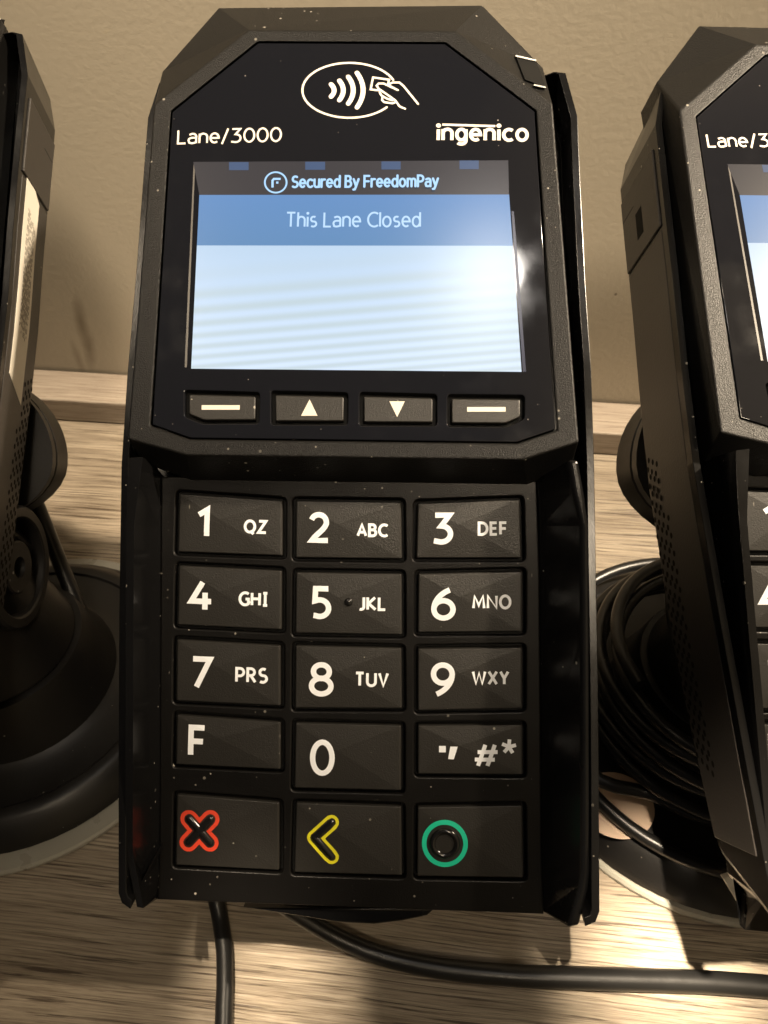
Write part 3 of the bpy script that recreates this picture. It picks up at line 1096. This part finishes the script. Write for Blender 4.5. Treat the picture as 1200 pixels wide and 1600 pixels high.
    # rounded cable hatch bulging below the keypad's lower edge
    arcp = [KP.hit2(*p, -5) for p in ((430, 1418), (470, 1428), (530, 1437.5), (585, 1440.5), (630, 1435), (668, 1427), (680, 1415))]
    plate('cable_hatch', [arcp], KP, -4.0, 8.0, M_SHELL, root, 0.5, 2)

    # ---- display housing (bezel)
    def S(px, py, w=0.0):
        return L(SP.hit(px, py, w))
    g = [(267, 174), (403, 65), (696, 66.5), (837.5, 173), (870, 672), (808, 693), (297, 686.5), (235.4, 665)]
    c_ = [(241, 164), (389, 47.5), (711.5, 49), (864, 163.5), (905, 690), (817, 718), (291, 711), (199, 685.6)]
    gin = [S(x, y, 0.25) for x, y in g]
    gdn = [S(x, y, -2.0) for x, y in g]
    cre = [S(x, y, 0.35) for x, y in c_]
    ow = -5.0
    outl = [S(253, 112, ow), S(341.5, 12, ow), S(754, 8, ow), S(849, 106, ow)] + \
           [L(KP.hit(x, y, 0.0)) for x, y in ((893, 729), (824, 757), (299, 750), (224, 724))]
    ob = []
    for (x, y) in ((253, 112), (341.5, 12), (754, 8), (849, 106)):
        p = SP.hit(x, y, ow); ob.append(L(p - SP.n * 8))
    ob += [L(KP.hit(x, y, 0.0) - Vector((0, 0, 3))) for x, y in ((893, 729), (824, 757), (299, 750), (224, 724))]
    V = gdn + gin + cre + outl + ob
    F = []
    for a in range(4):
        for i in range(8):
            j = (i + 1) % 8
            q = (8 * a + i, 8 * a + j, 8 * a + 8 + j, 8 * a + 8 + i)
            if a == 2 and i in (3, 7):
                # long side walls: split so that the bend stays clean
                if i == 3:
                    F += [(q[0], q[1], q[3]), (q[1], q[2], q[3])]
                else:
                    F += [(q[0], q[1], q[2]), (q[0], q[2], q[3])]
            elif a == 2 and i == 2:
                F += [(q[0], q[1], q[2]), (q[0], q[2], q[3])]
            elif a == 2 and i == 0:
                F += [(q[1], q[0], q[3]), (q[1], q[3], q[2])]
            else:
                F.append(q)
    bez_o = mesh('display_housing', V, F, M_BEZEL, root, bevel=0.00035, seg=3)

    # small notch on the upper right slope: dark plate for its hole, painted glints on its edges
    A, B_, C_, D_ = outl[2], outl[3], cre[3], cre[2]
    nv = (C_ - B_).cross(D_ - B_).normalized()
    if nv.dot(Vector((0, 0, 1))) < 0:
        nv = -nv

    def slope_hit(px_, py_, lift):
        m, t = POSE_M
        d = m.transposed() @ Vector(((px_ - 600) / FPX, (800 - py_) / FPX, -1.0))
        o = m.transposed() @ (-t)
        o = L(o); s = ((B_ + nv * lift * MM) - o).dot(nv) / d.dot(nv)
        return o + d * s
    qn = [(806, 88), (838, 95), (853, 136), (820, 124)]
    V = [slope_hit(x, y, .35) for x, y in qn] + [slope_hit(x, y, -.6) for x, y in qn]
    nt = mesh('latch_cover', V, [(0, 1, 2, 3), (7, 6, 5, 4)] + [(i, i + 4, (i + 1) % 4 + 4, (i + 1) % 4) for i in range(4)], M_FLOOR, bez_o, bevel=0.00012, seg=2)
    for (xa, ya), (xb, yb), w_ in (((805.5, 87), (838, 94.5), 1.3), ((834, 132.5), (853, 136.5), 1.1)):  # pale bars painted in as edge glints
        V = [slope_hit(xa, ya - w_, .55), slope_hit(xb, yb - w_, .55), slope_hit(xb, yb + w_, .55), slope_hit(xa, ya + w_, .55)]
        V += [slope_hit(xa, ya - w_, .1), slope_hit(xb, yb - w_, .1), slope_hit(xb, yb + w_, .1), slope_hit(xa, ya + w_, .1)]
        mesh('latch_glint', V, [(0, 1, 2, 3), (7, 6, 5, 4)] + [(i, i + 4, (i + 1) % 4 + 4, (i + 1) % 4) for i in range(4)], M_GLINT, nt, bevel=0.00006, seg=1)

    # ---- front glass with openings for the four function keys
    FK = [[(288, 609), (406, 612.5), (405, 662), (316, 662.5), (288, 651)],
          [(423, 610), (544, 613), (543.5, 664), (423.5, 664)],
          [(561.5, 612), (683, 615.5), (683, 666), (561.5, 665.5)],
          [(699, 615.5), (820, 617), (820, 655), (792, 667.5), (699, 667)]]
    go = offset_poly([SP.hit2(x, y) for x, y in g], 0.30)
    wells = [round_poly([SP.hit2(x, y) for x, y in f], 0.7, 4) for f in FK]
    gl = plate('front_glass', [go] + wells, SP, 0.0, 1.6, M_GLASS, root, 0.14, 2)
    V = [L(SP.at(p.x, p.y, -1.7)) for p in go]
    mesh('well_floor', V, [tuple(range(len(V)))], M_FLOOR, gl)
    for k, f in enumerate(FK):
        q = offset_poly([SP.hit2(x, y) for x, y in f], 0.78)
        q = [Vector((p.x, p.y)) for p in q]
        q = round_poly(q, 0.35, 2)
        fk = plate('function_key', [q], SP, -0.15, 1.5, M_KEY, root, 0.22, 2)
        if k in (0, 3):
            x0, x1, y_ = ((315, 374.5, 636.5), (730, 790, 639.5))[k // 3]
            V2, F2, Z2 = strokes_mesh(px_strokes(SP, -.1, [[(x0, y_), (x1, y_)]]), 0.42)
        else:
            tri = ((483.7, 624, 470.5, 649.5, 496, 649.5), (620.5, 651.5, 608.5, 627, 632.5, 627))[k - 1]
            V2 = [SP.hit2(tri[i], tri[i + 1], -.1) for i in (0, 2, 4)]; F2 = [(0, 1, 2)]; Z2 = [0] * 3
        mark('legend', SP, V2, F2, Z2, -0.12, M_CREAM, fk)

    # ---- display
    lcd = [(311.4, 304.6), (795.5, 304), (815, 581), (298.7, 576)]
    y_hi = S(550, 304)[1]; y_lo = S(550, 578)[1]; y_b = S(550, 384)[1]
    m_head = screen_mat('display_header', (0.030, 0.028, 0.032), (0.020, 0.021, 0.027), 1.0)
    m_ban = screen_mat('display_banner', (0.095, 0.225, 0.43), (0.10, 0.235, 0.48), 1.0, 0, y_b, y_hi)
    m_page = screen_mat('display_page', (0.60, 0.72, 0.88), (0.44, 0.58, 0.74), 1.0, 0.65, y_lo, y_b)
    m_edge = plastic('display_edge', (0.10, 0.095, 0.09), 0.25)

    def lx(y, side):
        if side < 0:
            return 311.4 + (298.7 - 311.4) * (y - 304.6) / (576 - 304.6)
        return 795.5 + (815 - 795.5) * (y - 304) / (581 - 304)
    W = 0.03
    sv = [S(302, 253, W), S(794, 250.5, W), S(lx(304, 1), 304, W), S(lx(304, -1), 304.6, W),
          S(lx(384, 1), 384, W), S(lx(384, -1), 383.5, W), S(lx(581, 1), 581, W), S(lx(576, -1), 576, W)]
    disp = mesh('display', sv, [(0, 1, 2, 3), (3, 2, 4, 5), (5, 4, 6, 7)], [m_head, m_ban, m_page], gl, mi=[0, 1, 2])
    for p in disp.data.polygons:
        if p.normal.dot(SP.n) < 0:
            p.flip()
    V2 = [SP.hit2(*p) for p in ((302.5, 257), (305, 257), (292, 574), (288.5, 574))]
    mark('display_edge', SP, V2, [(3, 2, 1, 0)], [0] * 4, 0.02, m_edge, gl)
    V2 = [SP.hit2(*p) for p in ((799, 330), (803, 330), (822, 581), (817, 581))]
    m_blue = screen_mat('display_border', (0.012, 0.018, 0.045), (0.012, 0.018, 0.045), 1.0)
    mark('display_edge', SP, V2, [(3, 2, 1, 0)], [0] * 4, 0.02, m_blue, gl)
    m_sq = screen_mat('display_square', (0.045, 0.085, 0.175), (0.045, 0.085, 0.175), 1.0)
    for x0, x1, y0, y1 in ((358, 388.5, 253.5, 266), (477, 508, 253, 265.5), (596, 626, 252.5, 265), (718, 748, 251, 264.5)):
        V2 = [SP.hit2(*p) for p in ((x0, y0), (x1, y0), (x1, y1), (x0, y1))]
        mark('status_light', SP, V2, [(3, 2, 1, 0)], [0] * 4, 0.05, m_sq, disp) if False else mark('status_light', SP, V2, [(3, 2, 1, 0)], [0] * 4, 0.05, m_sq, gl)
    m_t1 = screen_mat('display_text_blue', (0.40, 0.66, 1.0), (0.40, 0.66, 1.0), 1.0)
    m_t2 = screen_mat('display_text_grey', (0.46, 0.66, 0.90), (0.46, 0.66, 0.90), 1.0)
    text_mark('screen_text', SP, 'Secured By FreedomPay', (455, 273.5, 686, 298.5), 3.6, 0.05, m_t1, gl, gap=.24, round_caps=True)
    text_mark('screen_text', SP, 'This Lane Closed', (446, 330.5, 658, 355.5), 3.1, 0.05, m_t2, gl, gap=.20)
    ring = [(430.8 + 17 * math.cos(2 * math.pi * i / 36), 285 - 16 * math.sin(2 * math.pi * i / 36)) for i in range(36)]
    V2, F2, Z2 = strokes_mesh(px_strokes(SP, .05, [('c', ring)]), 0.165)
    mark('screen_emblem', SP, V2, F2, Z2, 0.05, m_t1, gl)
    V2, F2, Z2 = strokes_mesh(px_strokes(SP, .05, [[(438.5, 279.5), (428, 279.5), (425.8, 282), (425.8, 293)], [(431.5, 285.3), (435, 285.3)]]), 0.215)
    mark('screen_emblem', SP, V2, F2, Z2, 0.05, m_t1, gl)

    # ---- printing on the glass
    text_mark('model_lettering', SP, 'Lane/3000', (276, 199.2, 441, 226.5), 3.1, 0.04, M_CREAM, gl, gap=.20, rot=1.3)
    text_mark('maker_lettering', SP, 'ingenico', (681, 193, 826, 228), 5.4, 0.04, M_CREAM, gl, gap=.25, rot=-.5)
    V2, F2, Z2 = strokes_mesh(px_strokes(SP, .04, [[(691, 194.7), (774, 197.2)]]), 0.22)
    mark('maker_lettering', SP, V2, F2, Z2, 0.06, M_CREAM, gl)
    # contactless sign: oval, four waves, hand with a card   (zoom factor 4.615, offset 440, 70)
    z3 = lambda pts: [(440 + x / 4.615, 70 + y / 4.615) for x, y in pts]
    oval = z3([(490 + 340 * math.cos(R(a)), 328 - 198 * math.sin(R(a))) for a in range(22, 323, 5)])
    st = [oval]
    V2, F2, Z2 = strokes_mesh(px_strokes(SP, .04, st), 0.205, True)
    mark('contactless_sign', SP, V2, F2, Z2, 0.04, M_CREAM, gl)

    def wave(x, yc, hh, bulge):
        return z3([(x + bulge * (1 - ((t - .5) * 2) ** 2), yc + (t - .5) * 2 * hh) for t in [i / 12 for i in range(13)]])
    st = [wave(357, 329, 44, 22), wave(417, 329, 70, 28), wave(481, 328, 96, 36), wave(544, 328, 124, 44)]
    V2, F2, Z2 = strokes_mesh(px_strokes(SP, .04, st), 0.46, True)
    mark('contactless_sign', SP, V2, F2, Z2, 0.04, M_CREAM, gl)
    st = [z3([(705, 330), (642, 322), (660, 236), (775, 252), (766, 290), (838, 328)]),
          z3([(838, 328), (735, 280), (700, 280), (686, 296), (700, 318), (770, 366), (820, 402), (850, 445), (890, 462)]),
          z3([(708, 345), (718, 366), (760, 390), (800, 402)]),
          z3([(728, 374), (724, 400), (740, 415), (800, 424), (826, 414)]),
          z3([(770, 290), (800, 274), (850, 274), (880, 300), (984, 428)])]
    V2, F2, Z2 = strokes_mesh(px_strokes(SP, .04, st), 0.20, True)
    mark('contactless_sign', SP, V2, F2, Z2, 0.075, M_CREAM, gl)
    return root


def place(root, pose):
    m, t = pose
    loc = m.to_4x4()
    loc.translation = (m @ ORG + t) * MM
    root.matrix_world = CAMM @ loc


def kids(o):
    return [c for c in bpy.data.objects if c.parent == o]


def copy_tree(o, parent=None):
    c = o.copy()
    COL.objects.link(c)
    if parent:
        c.parent = parent
    for ch in kids(o):
        copy_tree(ch, c)
    return c


# ------------------------------------------------------------------ counter, ledge, wall
def TB(px, py, z_mm):
    """point at height z on the scene that the photograph shows at px, py"""
    d = (CAMM.to_3x3() @ Vector(((px - 600) / FPX, (800 - py) / FPX, -1.0)))
    s = (z_mm * MM - CAM_H) / d.z
    return Vector((0, 0, CAM_H)) + d * s


p0, p1 = TB(170, 581, 11), TB(975, 627.5, 11)
dirw = (p1 - p0); dirw.z = 0; dirw.normalize()
nrm = Vector((-dirw.y, dirw.x, 0))            # towards the wall
q0 = TB(150, 661, 0)
ledge_depth = (p0 - q0).dot(nrm)
WALL_MARKS = []


def wall_xy(px, py):
    """photograph pixel -> (x, z) in the wall's own axes"""
    d = (CAMM.to_3x3() @ Vector(((px - 600) / FPX, (800 - py) / FPX, -1.0)))
    o = Vector((0, 0, CAM_H))
    s = (p0 - o).dot(nrm) / d.dot(nrm)
    h = o + d * s
    return (h - p0).dot(dirw), h.z


for (px_, py_, rx, rz, rot, col, amt, soft) in (
        (127, 505, .0034, .016, R(8), (0.17, 0.135, 0.088), .75, 0.9),
        (140, 545, .0032, .013, R(12), (0.17, 0.135, 0.088), .6, 0.9),
        (122, 560, .0022, .012, R(0), (0.19, 0.15, 0.10), .5, 0.9),
        (66, 508, .0022, .0035, R(20), (0.45, 0.40, 0.30), .5, 0.8),
        (75, 486, .0022, .0012, R(-20), (0.45, 0.40, 0.30), .5, 0.8),
        (166, 49, .0022, .0007, R(-20), (0.48, 0.42, 0.31), .6, 0.8),
        (962, 460, .0006, .0006, 0, (0.08, 0.06, 0.04), .8, 0.5)):
    x_, z_ = wall_xy(px_, py_)
    WALL_MARKS.append((x_, z_, rx, rz, rot, col, amt, soft))

rotw = math.atan2(dirw.y, dirw.x)


def slab(name, x0, x1, y0, y1, z0, z1, mat, bevel=0.0):
    """box in the wall's axes (x along the wall, y towards it, metres)"""
    V = [(x, y, z) for z in (z0, z1) for y in (y0, y1) for x in (x0, x1)]
    F = [(0, 2, 3, 1), (4, 5, 7, 6), (0, 1, 5, 4), (2, 6, 7, 3), (0, 4, 6, 2), (1, 3, 7, 5)]
    o = mesh(name, V, F, mat, None, bevel=bevel, seg=3)
    o.location = (p0.x, p0.y, 0); o.rotation_euler = (0, 0, rotw)
    return o


wall = slab('wall', -0.9, 0.9, 0.0, 0.05, -0.03, 1.3, wall_mat())
tag(wall, kind='structure')
table = slab('counter_top', -0.9, 0.9, -0.62, -0.001, -0.03, 0.0, M_WOOD)
tag(table, kind='structure')
ledge = slab('counter_upstand', -0.9, 0.9, -ledge_depth, -0.001, 0.0003, 0.011, M_WOOD2, 0.0007)
tag(ledge, kind='structure')

# ------------------------------------------------------------------ terminals
t_main = build_terminal()
place(t_main, POSE_M)
tag(t_main, 'whole black card terminal in the middle, its lit screen reading This Lane Closed', 'card terminal', 'card payment terminals in a row')
t_right = copy_tree(t_main)
place(t_right, POSE_R)
tag(t_right, 'black card terminal cut off by the right edge, its grey left side in view', 'card terminal', 'card payment terminals in a row')
for ch in kids(t_right):                                  # its glass is more worn than the others'
    if ch.name.startswith('front_glass'):
        ch.data = ch.data.copy(); ch.data.materials[0] = glass_mat('scratched_black_glass', True)
        ch['label'] = 'scratched front glass'
t_left = copy_tree(t_main)
place(t_left, POSE_L)
tag(t_left, 'black card terminal cut off by the left edge, long pale label on its side', 'card terminal', 'card payment terminals in a row')


# ------------------------------------------------------------------ stands
def lathe(name, prof, mat, parent, axis='Z', n=56, smooth=35):
    V, F = [], []
    for r_, h in prof:
        for i in range(n):
            a = 2 * math.pi * i / n
            x, y = r_ * math.cos(a), r_ * math.sin(a)
            V.append((x * MM, y * MM, h * MM) if axis == 'Z' else (h * MM, x * MM, y * MM))
    for k in range(len(prof) - 1):
        for i in range(n):
            F.append((n * k + i, n * k + (i + 1) % n, n * k + n + (i + 1) % n, n * k + n + i))
    F += [tuple(range(n)), tuple(range(n * (len(prof) - 1), n * len(prof)))]
    return mesh(name, V, F, mat, parent, smooth=smooth)


def build_stand(name, xy, pose, plate_r, pivot_z, hv, ks=1.0, hu=0.0):
    root = bpy.data.objects.new(name, None)
    COL.objects.link(root)
    root.empty_display_size = 0.02
    root.location = (xy[0], xy[1], 0)
    lathe('base_plate', [(0.5, 0.2), (plate_r - .6, 0.2), (plate_r, 0.6), (plate_r, 1.6), (plate_r - .6, 2.2), (0.5, 2.2)], M_STEEL, root)
    lathe('base', [(0.5, 2.4), (46.5 * ks, 2.4), (47 * ks, 3.0), (46.4 * ks, 5), (42 * ks, 9.5), (40.5 * ks, 10.2), (38.6 * ks, 10.2), (38 * ks, 9.6), (30, 9.6), (27, 11), (24, 20), (22.5, 27), (22, 28.2), (0.5, 28.2)], M_STAND, root)
    # knuckle: a fat disc lying on its side, ring and hub on both faces
    kn = lathe('knuckle', [(0.3, -14.0), (2.4, -14.0), (2.6, -17.2), (6.0, -17.2), (6.4, -16.8), (6.4, -13.5), (11.6, -13.5), (11.8, -17.4), (12.2, -17.8), (14.2, -17.8), (14.8, -17.2),
                           (14.8, 17.2), (14.2, 17.8), (12.2, 17.8), (11.8, 17.4), (11.6, 13.5), (6.4, 13.5), (6.4, 16.8), (6.0, 17.2), (2.6, 17.2), (2.4, 14.0), (0.3, 14.0)], M_STAND, root, 'X')
    kn.location = (0, 0, pivot_z * MM)
    # neck between the base and the knuckle
    lathe('neck', [(0.5, 28.4), (20, 28.4), (20.4, 29), (15, pivot_z - 4), (0.5, pivot_z - 4)], M_STAND, root)
    # head plate: a stadium lying along the terminal's back
    m, t = pose
    M4 = m.to_4x4(); M4.translation = t * MM
    dev = Matrix.Translation(-root.location) @ CAMM @ M4           # device metres -> stand local
    st = []
    hw_, hh_ = 22.0, 20.5
    for i in range(25):
        a = R(-90 + 180 * i / 24); st.append((hw_ + hh_ * math.cos(a), hv + hh_ * math.sin(a)))
    for i in range(25):
        a = R(90 + 180 * i / 24); st.append((-hw_ + hh_ * math.cos(a), hv + hh_ * math.sin(a)))
    st = [(u * (1 - 0.30 * max(0.0, (hv - v) / hh_) ** 2.2) + hu, v) for u, v in st]
    V, F = [], []
    levels = [(0.0, -22.6), (0.0, -22.6), (0.0, -25.0), (-.8, -25.6), (0, -26.2), (0.2, -33.0), (-1.2, -34.5)]
    for off, w in levels:
        for u, v in st:
            k = 1 + off / 22
            V.append(dev @ (Vector((hu + (u - hu) * k, hv + (v - hv) * k, w)) * MM))
    nst = len(st)
    for a in range(1, len(levels) - 1):
        for i in range(nst):
            F.append((nst * a + i, nst * a + (i + 1) % nst, nst * a + nst + (i + 1) % nst, nst * a + nst + i))
    F += [tuple(range(nst, 2 * nst)), tuple(range(nst * (len(levels) - 1), nst * len(levels)))]
    mesh('mounting_head', V, F, M_STAND, root, smooth=40)
    # arm from head to knuckle
    a0 = dev @ (Vector((0, hv, -34.0)) * MM)
    a1 = Vector((0, 0, pivot_z * MM))
    ax = (a1 - a0).normalized()
    sx_ = Vector((1, 0, 0)); sy = ax.cross(sx_).normalized(); sx_ = sy.cross(ax).normalized()
    V = []
    for p, hw2, hh2 in ((a0 - ax * .003, .0165, .011), (a1 + ax * .004, .0172, .0125)):
        for i, j in ((-1, -1), (1, -1), (1, 1), (-1, 1)):
            V.append(p + sx_ * (i * hw2) + sy * (j * hh2))
    mesh('arm', V, [(0, 1, 2, 3), (7, 6, 5, 4)] + [(i, i + 4, (i + 1) % 4 + 4, (i + 1) % 4) for i in range(4)], M_STAND, root, bevel=0.0015, seg=3)
    return root


s_main = build_stand('terminal_stand', (-0.006, 0.114), POSE_M, 48.5, 52, 3)
tag(s_main, 'round black tilt stand hidden behind the middle terminal, holding it up', 'terminal stand', 'terminal tilt stands')
s_right = build_stand('terminal_stand', (0.0895, 0.105), POSE_R, 54.5, 54, 11, 1.13)
tag(s_right, 'round black tilt stand with cable wound on its base, behind the right terminal', 'terminal stand', 'terminal tilt stands')
s_left = build_stand('terminal_stand', (-0.104, 0.113), POSE_L, 51.5, 59, -8, hu=5.5)
tag(s_left, 'round black tilt stand on a grey plate with ringed knuckle, at the left terminal', 'terminal stand', 'terminal tilt stands')

# round paper sticker on the right stand's base
c = TB(962, 1258, 10.0) - s_right.location
V = [(c.x + 0.0095 * math.cos(a), c.y + .0085 * math.sin(a), 0.01033) for a in [2 * math.pi * i / 40 for i in range(40)]]
mesh('round_sticker', V, [tuple(range(40))], M_PINKPAPER, s_right)


# ------------------------------------------------------------------ cables
def tube(name, pts, rad, mat, parent=None, per=10, n=14):
    """smooth round cable through 3-D points; rad is one radius or one per point"""
    P = [Vector(p) for p in pts]
    rads = rad if isinstance(rad, (list, tuple)) else [rad] * len(P)
    Q, RR = [], []
    for i in range(len(P) - 1):
        a, b, c_, d = P[max(0, i - 1)], P[i], P[i + 1], P[min(len(P) - 1, i + 2)]
        for k in range(per):
            t = k / per
            Q.append(.5 * ((2 * b) + (c_ - a) * t + (2 * a - 5 * b + 4 * c_ - d) * t * t + (3 * b - a - 3 * c_ + d) * t ** 3))
            RR.append(rads[i] * (1 - t) + rads[i + 1] * t)
    Q.append(P[-1]); RR.append(rads[-1])
    V, F = [], []
    up = Vector((0, 0, 1))
    prev = None
    for i, q in enumerate(Q):
        d = (Q[min(i + 1, len(Q) - 1)] - Q[max(i - 1, 0)]).normalized()
        if prev is None:
            s = d.cross(up)
            if s.length < 1e-3:
                s = d.cross(Vector((1, 0, 0)))
            s.normalize()
        else:
            s = (prev - d * prev.dot(d)).normalized()
        prev = s
        u = s.cross(d).normalized()
        for k in range(n):
            a = 2 * math.pi * k / n
            V.append(q + (s * math.cos(a) + u * math.sin(a)) * RR[i])
    for i in range(len(Q) - 1):
        for k in range(n):
            F.append((n * i + k, n * i + (k + 1) % n, n * i + n + (k + 1) % n, n * i + n + k))
    F += [tuple(range(n)), tuple(range(n * (len(Q) - 1), n * len(Q)))]
    return mesh(name, V, F, mat, parent, smooth=60)


c1 = tube('cable', [TB(322, 1320, 14), TB(333, 1385, 6), TB(343, 1430, 2.6), TB(350, 1480, 2.0), TB(351.5, 1530, 2.0), TB(350, 1580, 2.0), TB(347, 1680, 2.0)], 0.00195, M_RUBBER)
tag(c1, 'thin black cable coming straight towards us from under the middle terminal', 'cable')
c2 = tube('cable', [TB(420, 1400, 14), TB(470, 1432, 9), TB(530, 1466, 5.0), TB(600, 1494, 2.8), TB(690, 1513, 2.3), TB(800, 1524, 2.35), TB(900, 1528, 2.4), TB(1000, 1531, 2.4), TB(1110, 1535, 2.4), TB(1250, 1546, 2.4), TB(1420, 1562, 2.4)],
          [0.0018, 0.0019, 0.0020, 0.0021, 0.0022, 0.0023, 0.0024, 0.0024, 0.0024, 0.0024, 0.0024], M_RUBBER)
tag(c2, 'thick black cable running to the right along the front of the counter', 'cable')
sr = s_right.location
coil = []
for k in range(0, 7 * 24 + 1):
    a = R(200 + k * 15)
    rr = (.0395 + .003 * math.sin(k * .13) + (0.006 if k < 26 else 0)) - .0016 * (k / 24)
    coil.append((sr.x + rr * math.cos(a), sr.y + rr * math.sin(a), .0122 + .0034 * (k / 24)))
c3 = tube('cable', coil, 0.0017, M_RUBBER, per=3, n=12)
tag(c3, 'black cable coiled around the foot of the right terminal stand', 'cable')
c4 = tube('cable', [TB(0, 650, 62), TB(30, 725, 54), TB(62, 800, 44), TB(96, 885, 32), TB(128, 965, 21), TB(152, 1030, 13), TB(178, 1090, 6), TB(205, 1150, 4), TB(240, 1250, 3)], 0.0021, M_RUBBER)
tag(c4, 'black cable slanting down past the ringed knuckle of the left stand', 'cable')
c5 = tube('cable', [TB(110, 986, 5.2), TB(135, 970, 4.6), TB(160, 955, 4.2), TB(188, 940, 4.2), TB(240, 905, 3), TB(300, 880, 2.2)], 0.0019, M_RUBBER)
tag(c5, 'short black cable lying across the base of the left stand', 'cable')

# thin pale sheet under the right terminal
pp = [TB(x_, y_, 22) for x_, y_ in ((1126, 1366), (1163, 1427), (1205, 1454), (1300, 1500), (1290, 1400), (1180, 1350))]
V = [p for p in pp] + [p - Vector((0, 0, .0003)) for p in pp]
nP = len(pp)
slip = mesh('pale_slip', V, [tuple(range(nP)), tuple(range(2 * nP - 1, nP - 1, -1))] + [(i, i + nP, (i + 1) % nP + nP, (i + 1) % nP) for i in range(nP)], M_PAPER)
tag(slip, 'pale slip peeking out under the lower corner of the right terminal', 'paper')
